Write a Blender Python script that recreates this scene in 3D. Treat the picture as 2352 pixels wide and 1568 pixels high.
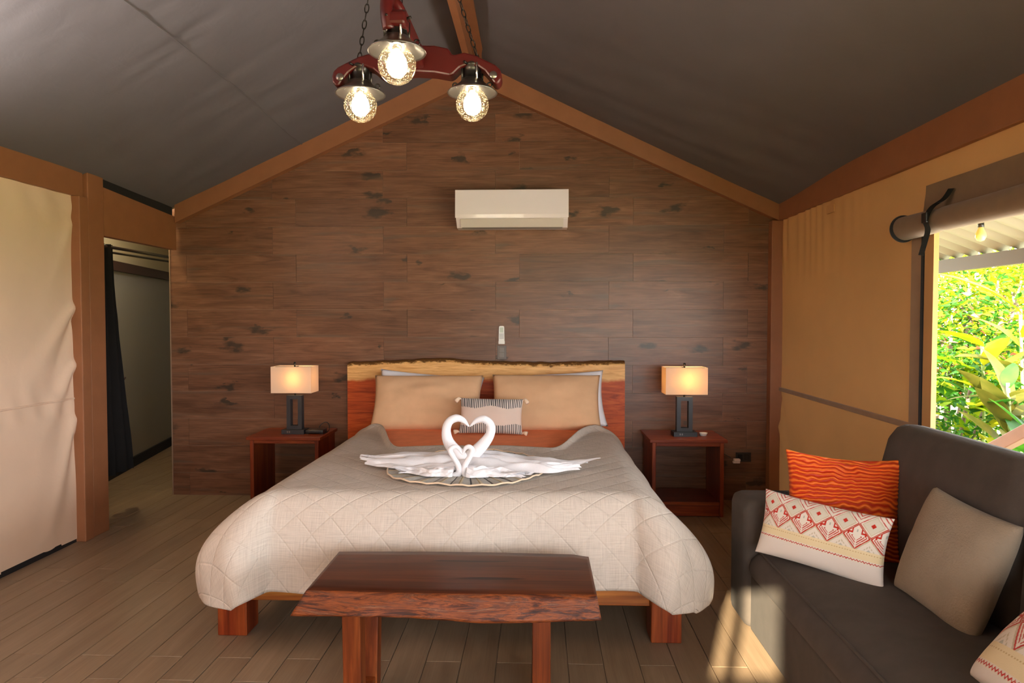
import bpy, bmesh, math, random
import numpy as np
from mathutils import Vector, Matrix, Euler, noise
random.seed(7)
rng = np.random.default_rng(11)
for _o in list(bpy.data.objects):
    bpy.data.objects.remove(_o)
SC = bpy.context.scene
COL = SC.collection
PI = math.pi

# ------------------------------------------------------------------ camera
F, CX, CY, CAM_H = 1568.0, 1176.0, 784.0, 1.30
YAW = math.atan(59 / 1568.0)
PITCH = math.atan(49 / 1568.0)
cam_data = bpy.data.cameras.new('camera')
cam_data.sensor_width = 36.0
cam_data.lens = 36.0 * F / 2352.0
cam_data.clip_start = 0.02
cam_data.clip_end = 300
cam = bpy.data.objects.new('camera', cam_data)
COL.objects.link(cam)
cam.location = (0, 0, CAM_H)
cam.rotation_euler = (PI / 2 - PITCH, 0, YAW)
SC.camera = cam

# ------------------------------------------------------------------ world, sun, exposure
world = bpy.data.worlds.new('sky')
SC.world = world
world.use_nodes = True
_bg = world.node_tree.nodes['Background']
_bg.inputs['Color'].default_value = (0.93, 0.96, 1.0, 1)
_bg.inputs['Strength'].default_value = 9.0
sun_d = bpy.data.lights.new('sun', 'SUN')
sun_d.energy = 36.0
sun_d.angle = math.radians(0.7)
sun_d.color = (1.0, 0.90, 0.74)
sun = bpy.data.objects.new('sun', sun_d)
COL.objects.link(sun)
SUN_EL = math.radians(22.0)
_sd = Vector((0.34 * math.cos(SUN_EL), 0.94 * math.cos(SUN_EL), -math.sin(SUN_EL)))
sun.rotation_euler = _sd.to_track_quat('-Z', 'Y').to_euler()
sun.location = (-6, -6, 5)
# daylight portals in the seen window and the added openings (they add no light, they only guide sky sampling)
def portal(name, loc, rot, sx, sy):
    d = bpy.data.lights.new(name, 'AREA')
    d.shape = 'RECTANGLE'; d.size = sx; d.size_y = sy
    d.cycles.is_portal = True
    o = bpy.data.objects.new(name, d); COL.objects.link(o)
    o.location = loc; o.rotation_euler = rot
portal('portal_front', (0.65, -1.62, 1.15), (PI / 2, 0, 0), 1.7, 1.1)
portal('portal_window', (1.76, 2.01, 1.245), (0, PI / 2, 0), 0.95, 2.02)
portal('portal_window_front', (1.76, -0.25, 1.365), (0, PI / 2, 0), 1.19, 2.2)
vs = SC.view_settings
vs.view_transform = 'Standard'
vs.look = 'None'
vs.gamma = 1.0
vs.use_curve_mapping = False
vs.exposure = 0.86
try:
    SC.cycles.use_denoising = True
    SC.cycles.max_bounces = 10
    SC.cycles.diffuse_bounces = 6
    SC.cycles.transparent_max_bounces = 12
    SC.cycles.sample_clamp_indirect = 8.0
    SC.cycles.caustics_reflective = False
    SC.cycles.caustics_refractive = False
except Exception:
    pass

# pixel of the photograph -> point on a plane
_fw = Vector((-math.sin(YAW) * math.cos(PITCH), math.cos(YAW) * math.cos(PITCH), -math.sin(PITCH)))
_rt = Vector((math.cos(YAW), math.sin(YAW), 0))
_up = _rt.cross(_fw)
def _ray(px, py):
    return _fw + _rt * ((px - CX) / F) - _up * ((py - CY) / F)
def PY(px, py, Y):
    d = _ray(px, py); return Vector((0, 0, CAM_H)) + d * (Y / d.y)
def PX(px, py, X):
    d = _ray(px, py); return Vector((0, 0, CAM_H)) + d * (X / d.x)
def PZ(px, py, Z):
    d = _ray(px, py); return Vector((0, 0, CAM_H)) + d * ((Z - CAM_H) / d.z)

# ------------------------------------------------------------------ materials
class NT:
    def __init__(s, name):
        s.m = bpy.data.materials.new(name)
        s.m.use_nodes = True
        s.t = s.m.node_tree
        s.p = s.t.nodes['Principled BSDF']
        s.out = s.t.nodes['Material Output']
    def n(s, kind, **kw):
        nd = s.t.nodes.new('ShaderNode' + kind)
        for k, v in kw.items():
            if k.startswith('i_'):
                nd.inputs[k[2:].replace('_', ' ')].default_value = v
            else:
                setattr(nd, k, v)
        return nd
    def l(s, a, b):
        s.t.links.new(a, b)
    def math(s, op, a, b=None, c=None):
        nd = s.n('Math', operation=op)
        for i, v in enumerate((a, b, c)):
            if v is None: continue
            if isinstance(v, (int, float)): nd.inputs[i].default_value = v
            else: s.l(v, nd.inputs[i])
        return nd.outputs[0]
    def ramp(s, fac, stops, interp='LINEAR'):
        r = s.n('ValToRGB')
        r.color_ramp.interpolation = interp
        e = r.color_ramp.elements
        while len(e) < len(stops): e.new(0.5)
        for el, (pos, col) in zip(e, stops):
            el.position = pos
            el.color = (*col, 1) if len(col) == 3 else col
        s.l(fac, r.inputs['Fac'])
        return r.outputs['Color']
    def mixc(s, fac, a, b, mode='MIX'):
        m = s.n('Mix', data_type='RGBA', blend_type=mode)
        ins = [x for x in m.inputs if x.enabled]
        for sock, v in zip((ins[0], ins[1], ins[2]), (fac, a, b)):
            if isinstance(v, (int, float)): sock.default_value = v
            elif isinstance(v, (tuple, list)): sock.default_value = (*v[:3], 1)
            else: s.l(v, sock)
        return [x for x in m.outputs if x.enabled][0]
    def coords(s, which='Object', scale=(1, 1, 1), rand=0.0, rot=(0, 0, 0)):
        tc = s.n('TexCoord')
        v = tc.outputs[which]
        if rand:
            oi = s.n('ObjectInfo')
            cx = s.n('CombineXYZ')
            s.l(s.math('MULTIPLY', oi.outputs['Random'], rand), cx.inputs[0])
            s.l(s.math('MULTIPLY', oi.outputs['Random'], rand * 1.7), cx.inputs[1])
            s.l(s.math('MULTIPLY', oi.outputs['Random'], rand * 2.3), cx.inputs[2])
            ad = s.n('VectorMath', operation='ADD')
            s.l(v, ad.inputs[0]); s.l(cx.outputs[0], ad.inputs[1])
            v = ad.outputs[0]
        mp = s.n('Mapping')
        mp.inputs['Scale'].default_value = scale
        mp.inputs['Rotation'].default_value = rot
        s.l(v, mp.inputs['Vector'])
        return mp.outputs['Vector']
    def noise(s, vec, scale=5, detail=4, rough=0.55, dist=0.0):
        nd = s.n('TexNoise')
        nd.inputs['Scale'].default_value = scale
        nd.inputs['Detail'].default_value = detail
        nd.inputs['Roughness'].default_value = rough
        nd.inputs['Distortion'].default_value = dist
        s.l(vec, nd.inputs['Vector'])
        return nd.outputs['Fac']
    def bump(s, h, strength=0.3, dist=0.01):
        b = s.n('Bump')
        b.inputs['Strength'].default_value = strength
        b.inputs['Distance'].default_value = dist
        s.l(h, b.inputs['Height'])
        s.l(b.outputs['Normal'], s.p.inputs['Normal'])
        return b
    def set(s, **kw):
        for k, v in kw.items():
            sock = s.p.inputs[k.replace('_', ' ')]
            if isinstance(v, (tuple, list)) and len(v) == 3: v = (*v, 1)
            if isinstance(v, (int, float, tuple)): sock.default_value = v
            else: s.l(v, sock)
        return s

MATS = {}
def plain(name, col, rough=0.6, metal=0.0, spec=None, vary=0.0):
    t = NT(name)
    t.set(Base_Color=col, Roughness=rough, Metallic=metal)
    if spec is not None: t.set(Specular_IOR_Level=spec)
    if vary:
        n = t.noise(t.coords('Object', rand=3), 9, 3)
        t.set(Base_Color=t.ramp(n, [(0.3, tuple(c * (1 - vary) for c in col)), (0.7, tuple(min(1, c * (1 + vary)) for c in col))]))
    MATS[name] = t.m
    return t.m
def wood(name, dark, mid, light, axis='X', scale=1.0, rough=0.35, coat=0.0, rand=7.0, fine=0.35):
    t = NT(name)
    st = {'X': (0.10, 1, 1), 'Y': (1, 0.10, 1), 'Z': (1, 1, 0.10)}[axis]
    v = t.coords('Object', tuple(a * scale for a in st), rand)
    n1 = t.noise(v, 9, 5, 0.55, 1.3)
    c = t.ramp(n1, [(0.28, dark), (0.5, mid), (0.72, light)])
    sf = {'X': (0.03, 1, 1), 'Y': (1, 0.03, 1), 'Z': (1, 1, 0.03)}[axis]
    v2 = t.coords('Object', tuple(a * scale for a in sf), rand)
    n2 = t.noise(v2, 90, 3, 0.6, 0.3)
    f = t.ramp(n2, [(0.3, (1 - fine,) * 3), (0.65, (1.08,) * 3)])
    t.set(Base_Color=t.mixc(1.0, c, f, 'MULTIPLY'), Roughness=rough, Coat_Weight=coat, Coat_Roughness=0.15, Specular_IOR_Level=0.3)
    t.bump(n2, 0.08, 0.002)
    MATS[name] = t.m
    return t.m
def fabric(name, col, rough=0.9, weave=900, var=0.12, bump=0.15, sheen=0.2, slub=False):
    t = NT(name)
    v = t.coords('Object', rand=2)
    n = t.noise(v, 14, 4)
    w = t.noise(t.coords('Object', (1, 1, 1)), weave * 0.4, 2)
    c = t.ramp(n, [(0.3, tuple(a * (1 - var) for a in col)), (0.7, tuple(min(1, a * (1 + var)) for a in col))])
    if slub:
        s1 = t.noise(t.coords('UV', (8, 260, 1)), 1.0, 4, 0.65)
        s2 = t.noise(t.coords('UV', (260, 8, 1)), 1.0, 4, 0.65)
        s = t.math('ADD', s1, s2)
        f = t.ramp(t.math('MULTIPLY', s, 0.5), [(0.36, (0.86,) * 3), (0.6, (1.06,) * 3)])
        c = t.mixc(1.0, c, f, 'MULTIPLY')
    t.set(Base_Color=c, Roughness=rough, Sheen_Weight=sheen, Specular_IOR_Level=0.2)
    t.bump(w, bump, 0.002)
    MATS[name] = t.m
    return t.m

# ------------------------------------------------------------------ mesh helpers
def link(name, me, mat=None, parent=None, loc=None, rot=None):
    o = bpy.data.objects.new(name, me)
    COL.objects.link(o)
    if mat is not None and me is not None:
        me.materials.clear()
        me.materials.append(MATS[mat] if isinstance(mat, str) else mat)
    if parent is not None: o.parent = parent
    if loc is not None: o.location = loc
    if rot is not None: o.rotation_euler = rot
    return o
def mesh_from(name, verts, faces, uvs=None, smooth=False):
    me = bpy.data.meshes.new(name)
    me.from_pydata([tuple(v) for v in verts], [], faces)
    if uvs is not None:
        ul = me.uv_layers.new(name='UVMap')
        for lp in me.loops:
            ul.data[lp.index].uv = uvs[lp.vertex_index]
    if smooth:
        for p in me.polygons: p.use_smooth = True
    me.update()
    return me
def bm_mesh(name, bm, smooth=False):
    me = bpy.data.meshes.new(name)
    bmesh.ops.recalc_face_normals(bm, faces=bm.faces)
    bm.to_mesh(me); bm.free()
    if smooth:
        for p in me.polygons: p.use_smooth = True
    return me
def box(bm, x0, x1, y0, y1, z0, z1, rot=None, piv=None):
    vs = [bm.verts.new((x, y, z)) for z in (z0, z1) for y in (y0, y1) for x in (x0, x1)]
    for f in ((0, 2, 3, 1), (4, 5, 7, 6), (0, 1, 5, 4), (2, 6, 7, 3), (0, 4, 6, 2), (1, 3, 7, 5)):
        bm.faces.new([vs[i] for i in f])
    if rot is not None:
        bmesh.ops.rotate(bm, verts=vs, cent=piv or (0, 0, 0), matrix=rot)
    return vs
def boxm(name, b, bev=0.0, seg=2, smooth=False):
    bm = bmesh.new(); box(bm, *b)
    if bev:
        bmesh.ops.bevel(bm, geom=list(bm.edges), offset=bev, segments=seg, profile=0.5, affect='EDGES')
    return bm_mesh(name, bm, smooth or bev > 0 and seg > 2)
def box_obj(name, b, mat, parent=None, bev=0.0, seg=2):
    """box given in world (or parent) coordinates, with its origin at its own centre"""
    cx, cy, cz = (b[0] + b[1]) / 2, (b[2] + b[3]) / 2, (b[4] + b[5]) / 2
    me = boxm(name, (b[0] - cx, b[1] - cx, b[2] - cy, b[3] - cy, b[4] - cz, b[5] - cz), bev, seg)
    return link(name, me, mat, parent, (cx, cy, cz))
def prism(name, pts, a0, a1, axis='Y', bev=0.0, seg=2, smooth=False):
    """polygon pts (2-D) extruded along axis. axis Y: pts are (x,z); X: (y,z); Z: (x,y)"""
    bm = bmesh.new()
    def mk(p, a):
        return {'Y': (p[0], a, p[1]), 'X': (a, p[0], p[1]), 'Z': (p[0], p[1], a)}[axis]
    A = [bm.verts.new(mk(p, a0)) for p in pts]
    B = [bm.verts.new(mk(p, a1)) for p in pts]
    bm.faces.new(A); bm.faces.new(B[::-1])
    n = len(pts)
    for i in range(n):
        bm.faces.new((A[i], A[(i + 1) % n], B[(i + 1) % n], B[i]))
    bmesh.ops.recalc_face_normals(bm, faces=bm.faces)
    if bev:
        bmesh.ops.bevel(bm, geom=list(bm.edges), offset=bev, segments=seg, profile=0.5, affect='EDGES')
    return bm_mesh(name, bm, smooth)
def grid(name, nu, nv, fn, smooth=True, uvfn=None, closed_u=False):
    verts, uvs, faces = [], [], []
    for j in range(nv + 1):
        for i in range(nu + 1):
            u, v = i / nu, j / nv
            verts.append(fn(u, v)); uvs.append((u, v) if uvfn is None else uvfn(u, v))
    for j in range(nv):
        for i in range(nu):
            a = j * (nu + 1) + i
            faces.append((a, a + 1, a + nu + 2, a + nu + 1))
    return mesh_from(name, verts, faces, uvs, smooth)
def tube(bm, pts, rad, seg=10, cap=True, flat=1.0):
    pts = [Vector(p) for p in pts]
    n = len(pts)
    if not hasattr(rad, '__len__'): rad = [rad] * n
    rings = []
    t0 = (pts[1] - pts[0]).normalized()
    ref = Vector((0, 0, 1)) if abs(t0.z) < 0.9 else Vector((1, 0, 0))
    nrm = (ref - t0 * ref.dot(t0)).normalized()
    for i in range(n):
        if i == 0: t = pts[1] - pts[0]
        elif i == n - 1: t = pts[-1] - pts[-2]
        else: t = pts[i + 1] - pts[i - 1]
        t.normalize()
        nrm = (nrm - t * nrm.dot(t)).normalized()
        bi = t.cross(nrm)
        rings.append([bm.verts.new(pts[i] + (nrm * math.cos(2 * PI * k / seg) * flat + bi * math.sin(2 * PI * k / seg)) * rad[i]) for k in range(seg)])
    for a, b in zip(rings, rings[1:]):
        for k in range(seg):
            bm.faces.new((a[k], a[(k + 1) % seg], b[(k + 1) % seg], b[k]))
    if cap:
        bm.faces.new(rings[0][::-1]); bm.faces.new(rings[-1])
def tube_mesh(name, pts, rad, seg=10, flat=1.0):
    bm = bmesh.new(); tube(bm, pts, rad, seg, True, flat)
    return bm_mesh(name, bm, True)
def lathe(name, prof, seg=28, smooth=True, cap=False):
    bm = bmesh.new()
    rings = []
    for r, z in prof:
        rings.append([bm.verts.new((max(r, 1e-4) * math.cos(2 * PI * k / seg), max(r, 1e-4) * math.sin(2 * PI * k / seg), z)) for k in range(seg)])
    for a, b in zip(rings, rings[1:]):
        for k in range(seg):
            bm.faces.new((a[k], a[(k + 1) % seg], b[(k + 1) % seg], b[k]))
    if cap:
        bm.faces.new(rings[0][::-1]); bm.faces.new(rings[-1])
    return bm_mesh(name, bm, smooth)
def catmull(pts, n=8):
    P = [Vector(p) for p in pts]
    P = [P[0] * 2 - P[1]] + P + [P[-1] * 2 - P[-2]]
    out = []
    for i in range(1, len(P) - 2):
        for k in range(n):
            t = k / n
            a, b, c, d = P[i - 1], P[i], P[i + 1], P[i + 2]
            out.append(0.5 * ((2 * b) + (c - a) * t + (2 * a - 5 * b + 4 * c - d) * t * t + (3 * b - a - 3 * c + d) * t ** 3))
    out.append(P[-2])
    return out
def sstep(a, b, x):
    t = max(0.0, min(1.0, (x - a) / (b - a)))
    return t * t * (3 - 2 * t)
def fbm(x, y, z, o=3):
    return noise.fractal(Vector((x, y, z)), 1.0, 2.0, o)
def struct(o, label=None):
    o['kind'] = 'structure'
    if label: o['label'] = label
    return o
def tag(o, label, cat, group=None):
    o['label'] = label; o['category'] = cat
    if group: o['group'] = group
    return o
def thing(name, label, cat, loc=(0, 0, 0), rot=None, group=None):
    o = link(name, None, None, None, loc, rot)
    return tag(o, label, cat, group)
def copy_tree(o, parent=None):
    c = o.copy(); COL.objects.link(c); c.parent = parent
    for ch in o.children: copy_tree(ch, c)
    return c

# ------------------------------------------------------------------ material set
wood('rosewood', (0.10, 0.012, 0.004), (0.20, 0.032, 0.008), (0.33, 0.072, 0.016), 'X', 1.2, 0.34, 0.0)
wood('rosewood_upright', (0.11, 0.012, 0.004), (0.21, 0.033, 0.008), (0.34, 0.075, 0.016), 'Z', 1.2, 0.34, 0.0)
wood('bench_wood', (0.055, 0.013, 0.006), (0.13, 0.032, 0.013), (0.21, 0.06, 0.022), 'X', 0.8, 0.25, 0.3)
wood('bench_leg_wood', (0.07, 0.012, 0.003), (0.17, 0.036, 0.008), (0.32, 0.088, 0.018), 'Z', 0.9, 0.40, 0.0)
wood('rail_wood', (0.25, 0.06, 0.012), (0.48, 0.16, 0.03), (0.66, 0.30, 0.06), 'X', 1.0, 0.35, 0.2)
plain('trim_paint', (0.29, 0.115, 0.048), 0.55, vary=0.06)
plain('grout', (0.27, 0.165, 0.105), 0.9)
plain('floor_grout', (0.40, 0.31, 0.22), 0.9)
plain('black_plastic', (0.012, 0.012, 0.013), 0.3)
plain('black_void', (0.008, 0.006, 0.006), 0.9)
plain('lamp_metal', (0.018, 0.019, 0.022), 0.42, vary=0.1)
plain('dark_steel', (0.06, 0.055, 0.05), 0.32, 0.9)
plain('pewter', (0.25, 0.23, 0.21), 0.28, 0.95)
plain('chain_metal', (0.03, 0.025, 0.022), 0.4, 0.8)
plain('socket_metal', (0.75, 0.73, 0.7), 0.25, 1.0)
plain('yoke_red', (0.065, 0.0025, 0.002), 0.34, vary=0.15)
plain('ac_white', (0.83, 0.765, 0.79), 0.12)
plain('ac_flap', (0.70, 0.65, 0.60), 0.35)
plain('remote_white', (0.85, 0.83, 0.78), 0.35)
plain('lcd', (0.55, 0.60, 0.50), 0.15)
plain('key_grey', (0.30, 0.30, 0.30), 0.5)
plain('switch_brown', (0.13, 0.10, 0.08), 0.4)
plain('switch_key', (0.17, 0.135, 0.11), 0.35)
plain('plug_white', (0.85, 0.70, 0.66), 0.4)
plain('bath_wall', (0.30, 0.27, 0.21), 0.28)
plain('bath_cream', (0.55, 0.47, 0.30), 0.8)
plain('bath_beam', (0.05, 0.02, 0.013), 0.5)
plain('galvanised', (0.26, 0.25, 0.20), 0.5, 0.0)
plain('eave_board', (0.085, 0.065, 0.045), 0.7)
plain('bulb_amber', (0.9, 0.7, 0.25), 0.15)
plain('rail_paint', (0.16, 0.085, 0.06), 0.6, vary=0.1)
plain('deck', (0.36, 0.28, 0.20), 0.7, vary=0.15)
plain('ground', (0.20, 0.24, 0.07), 0.95, vary=0.25)
plain('stem_green', (0.15, 0.22, 0.04), 0.6)
plain('bark', (0.12, 0.08, 0.05), 0.9)
plain('white_ceramic', (0.85, 0.84, 0.80), 0.2)
plain('brass_seed', (0.55, 0.38, 0.18), 0.4)
fabric('white_linen', (0.80, 0.78, 0.80), 0.9, 900, 0.03, 0.1)
fabric('pillow_beige', (0.65, 0.40, 0.225), 0.92, 1200, 0.04, 0.3, 0.03)
fabric('orange_sheet', (0.92, 0.30, 0.14), 0.85, 1000, 0.06, 0.1, 0.0)
fabric('tassel_cream', (0.80, 0.60, 0.42), 0.95, 900, 0.05, 0.2)
fabric('black_webbing', (0.010, 0.009, 0.010), 0.8, 900, 0.1, 0.2)
fabric('curtain_black', (0.011, 0.009, 0.008), 0.95, 900, 0.1, 0.1, 0.0)
fabric('boucle', (0.28, 0.215, 0.15), 1.0, 420, 0.05, 1.0, 0.1)
fabric('sofa_grey', (0.074, 0.060, 0.050), 0.95, 1400, 0.10, 0.35, 0.03)
fabric('blind_canvas', (0.21, 0.13, 0.075), 0.9, 900, 0.06, 0.1)
fabric('frame_canvas', (0.33, 0.21, 0.125), 0.9, 900, 0.06, 0.1)

def towel():
    t = NT('towel')
    n = t.noise(t.coords('Object'), 330, 2)
    t.set(Base_Color=(0.84, 0.815, 0.835), Roughness=0.95, Sheen_Weight=0.4, Specular_IOR_Level=0.1)
    t.bump(n, 0.5, 0.003)
    MATS['towel'] = t.m
towel()

def canvas(name, col, trans=0.25, var=0.05):
    t = NT(name)
    v = t.coords('Object')
    n = t.noise(v, 2.2, 3)
    c = t.ramp(n, [(0.3, tuple(a * (1 - var) for a in col)), (0.7, tuple(min(1, a * (1 + var)) for a in col))])
    t.set(Base_Color=c, Roughness=0.85, Specular_IOR_Level=0.2)
    w = t.noise(t.coords('Object', (1, 1, 1)), 6, 5, 0.5, 0.6)
    t.bump(w, 0.12, 0.03)
    tr = t.n('BsdfTranslucent')
    t.l(c, tr.inputs['Color'])
    mx = t.n('MixShader'); mx.inputs[0].default_value = trans
    t.l(t.p.outputs[0], mx.inputs[1]); t.l(tr.outputs[0], mx.inputs[2])
    t.l(mx.outputs[0], t.out.inputs['Surface'])
    MATS[name] = t.m
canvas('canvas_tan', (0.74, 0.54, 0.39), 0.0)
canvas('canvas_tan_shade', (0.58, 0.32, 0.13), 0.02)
canvas('ceiling_cloth', (0.138, 0.126, 0.134), 0.0)
plain('bounce_gravel', (0.70, 0.66, 0.58), 0.95, vary=0.15)

def tile_wood():
    """wood-look porcelain: streaky brown print with dark knots"""
    t = NT('tile_wood')
    v1 = t.coords('Object', (0.9, 1, 7.0), 19)
    n1 = t.noise(v1, 3.0, 6, 0.6, 0.8)
    base = t.ramp(n1, [(0.25, (0.108, 0.046, 0.025)), (0.48, (0.182, 0.083, 0.045)), (0.62, (0.213, 0.102, 0.057)), (0.8, (0.26, 0.133, 0.079))])
    v2 = t.coords('Object', (1.4, 1, 60.0), 19)
    n2 = t.noise(v2, 3.0, 5, 0.65, 0.5)
    base = t.mixc(1.0, base, t.ramp(n2, [(0.28, (0.62,) * 3), (0.6, (1.10,) * 3)]), 'MULTIPLY')
    oi = t.n('ObjectInfo')
    base = t.mixc(1.0, base, t.ramp(oi.outputs['Random'], [(0.0, (0.86, 0.86, 0.86)), (1.0, (1.12, 1.10, 1.08))]), 'MULTIPLY')
    # knots (flat print: the cell pattern is two-dimensional)
    vk = t.coords('Object', (3.2, 1, 7.5), 19)
    sx = t.n('SeparateXYZ'); t.l(vk, sx.inputs[0])
    cx = t.n('CombineXYZ'); t.l(sx.outputs[0], cx.inputs[0]); t.l(sx.outputs[2], cx.inputs[1])
    nz = t.n('TexNoise'); nz.inputs['Scale'].default_value = 3.4; nz.inputs['Detail'].default_value = 4
    t.l(cx.outputs[0], nz.inputs['Vector'])
    sc = t.n('VectorMath', operation='SCALE'); sc.inputs['Scale'].default_value = 0.85
    t.l(nz.outputs['Color'], sc.inputs[0])
    wob = t.n('VectorMath', operation='ADD')
    t.l(cx.outputs[0], wob.inputs[0]); t.l(sc.outputs[0], wob.inputs[1])
    vo = t.n('TexVoronoi', voronoi_dimensions='2D'); vo.inputs['Scale'].default_value = 1.0; vo.inputs['Randomness'].default_value = 1.0
    t.l(wob.outputs[0], vo.inputs['Vector'])
    sep = t.n('SeparateColor'); t.l(vo.outputs['Color'], sep.inputs[0])
    gate = t.math('GREATER_THAN', sep.outputs[0], 0.70)
    size = t.math('MULTIPLY_ADD', sep.outputs[1], 0.26, 0.07)
    k = t.math('SUBTRACT', 1.0, t.math('DIVIDE', vo.outputs['Distance'], size))
    k = t.math('MULTIPLY', t.math('MAXIMUM', k, 0.0), gate)
    k = t.math('MINIMUM', t.math('MULTIPLY', k, 1.35), 0.80)
    base = t.mixc(k, base, (0.030, 0.026, 0.019))
    # long dark streaks running out of the knots
    vs_ = t.coords('Object', (0.9, 1, 11.0), 19)
    n3 = t.noise(vs_, 1.6, 3, 0.5, 0.6)
    st = t.ramp(n3, [(0.56, (0, 0, 0)), (0.72, (0.55, 0.55, 0.55))])
    base = t.mixc(st, base, (0.115, 0.082, 0.058))
    t.set(Base_Color=base, Roughness=0.34, Specular_IOR_Level=0.34)
    t.bump(n2, 0.12, 0.002)
    MATS['tile_wood'] = t.m
tile_wood()

def floor_wood():
    t = NT('floor_plank')
    v1 = t.coords('Object', (6.0, 0.5, 1), 23)
    n1 = t.noise(v1, 4.0, 5, 0.6, 0.5)
    base = t.ramp(n1, [(0.3, (0.22, 0.148, 0.092)), (0.55, (0.265, 0.184, 0.116)), (0.75, (0.305, 0.215, 0.140))])
    v2 = t.coords('Object', (60.0, 0.8, 1), 23)
    n2 = t.noise(v2, 4.0, 4, 0.65, 0.2)
    base = t.mixc(1.0, base, t.ramp(n2, [(0.3, (0.88,) * 3), (0.6, (1.04,) * 3)]), 'MULTIPLY')
    oi = t.n('ObjectInfo')
    base = t.mixc(1.0, base, t.ramp(oi.outputs['Random'], [(0.0, (0.92, 0.92, 0.92)), (1.0, (1.07, 1.06, 1.05))]), 'MULTIPLY')
    t.set(Base_Color=base, Roughness=0.42, Specular_IOR_Level=0.45)
    MATS['floor_plank'] = t.m
floor_wood()

def live_edge(name, heart1, heart2, heart3, sap1, sap2, bark, lo, hi):
    """wood whose UV v runs from the live edge (0) inwards (1)"""
    t = NT(name)
    v = t.coords('Object', (0.5, 1, 5))
    n1 = t.noise(v, 6, 5, 0.6, 1.4)
    heart = t.ramp(n1, [(0.3, heart1), (0.5, heart2), (0.7, heart3)])
    n1b = t.noise(t.coords('Object', (0.8, 1, 9)), 7, 5, 0.6, 1.0)
    sap = t.ramp(n1b, [(0.3, sap1), (0.6, sap2)])
    uv = t.n('TexCoord')
    sp = t.n('SeparateXYZ'); t.l(uv.outputs['UV'], sp.inputs[0])
    wob = t.noise(t.coords('Object', (1, 1, 1)), 5, 4)
    vv = t.math('ADD', sp.outputs[1], t.math('MULTIPLY', t.math('SUBTRACT', wob, 0.5), 0.8 * (hi - lo)))
    f1 = t.ramp(vv, [(hi - 0.012, (0, 0, 0)), (hi + 0.012, (1, 1, 1))])
    c = t.mixc(f1, sap, heart)
    nb = t.noise(t.coords('Object', (3, 1, 8)), 9, 5, 0.7)
    vb = t.math('ADD', sp.outputs[1], t.math('MULTIPLY', t.math('SUBTRACT', nb, 0.5), lo * 3.5))
    f2 = t.ramp(vb, [(lo * 0.75, (1, 1, 1)), (lo * 1.25, (0, 0, 0))])
    c = t.mixc(f2, c, bark)
    t.set(Base_Color=c, Roughness=0.45, Specular_IOR_Level=0.25)
    t.bump(nb, 0.12, 0.004)
    MATS[name] = t.m
live_edge('headboard_wood', (0.27, 0.036, 0.006), (0.48, 0.075, 0.011), (0.60, 0.13, 0.02),
          (0.56, 0.27, 0.075), (0.80, 0.46, 0.17), (0.13, 0.055, 0.012), 0.022, 0.13)

def bench_face():
    t = NT('bench_live_edge')
    v = t.coords('Object', (0.45, 1, 4))
    n1 = t.noise(v, 9, 7, 0.68, 2.2)
    c = t.ramp(n1, [(0.33, (0.018, 0.007, 0.006)), (0.43, (0.075, 0.018, 0.007)), (0.52, (0.24, 0.060, 0.014)), (0.60, (0.10, 0.032, 0.016)), (0.70, (0.30, 0.12, 0.055))])
    n2 = t.noise(t.coords('Object', (0.6, 1, 9)), 26, 5, 0.7, 0.6)
    c = t.mixc(1.0, c, t.ramp(n2, [(0.3, (0.6,) * 3), (0.65, (1.1,) * 3)]), 'MULTIPLY')
    t.set(Base_Color=c, Roughness=0.40, Specular_IOR_Level=0.3)
    t.bump(n2, 0.35, 0.006)
    MATS['bench_live_edge'] = t.m
bench_face()

def bench_top():
    t = NT('bench_top')
    v = t.coords('Object', (0.30, 3.2, 1))
    n1 = t.noise(v, 5, 5, 0.55, 1.0)
    c = t.ramp(n1, [(0.28, (0.045, 0.011, 0.005)), (0.48, (0.09, 0.024, 0.010)), (0.62, (0.12, 0.033, 0.013)), (0.78, (0.16, 0.05, 0.02))])
    n2 = t.noise(t.coords('Object', (0.4, 14, 1)), 8, 4, 0.6, 0.3)
    c = t.mixc(1.0, c, t.ramp(n2, [(0.28, (0.62,) * 3), (0.55, (1.05,) * 3)]), 'MULTIPLY')
    n3 = t.noise(t.coords('Object', (0.55, 9, 1)), 3.5, 2, 0.4, 0.2)
    c = t.mixc(t.ramp(n3, [(0.675, (0, 0, 0)), (0.70, (0.9, 0.9, 0.9))]), c, (0.012, 0.005, 0.004))
    t.set(Base_Color=c, Roughness=0.33, Specular_IOR_Level=0.22)
    MATS['bench_top'] = t.m
bench_top()

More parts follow.
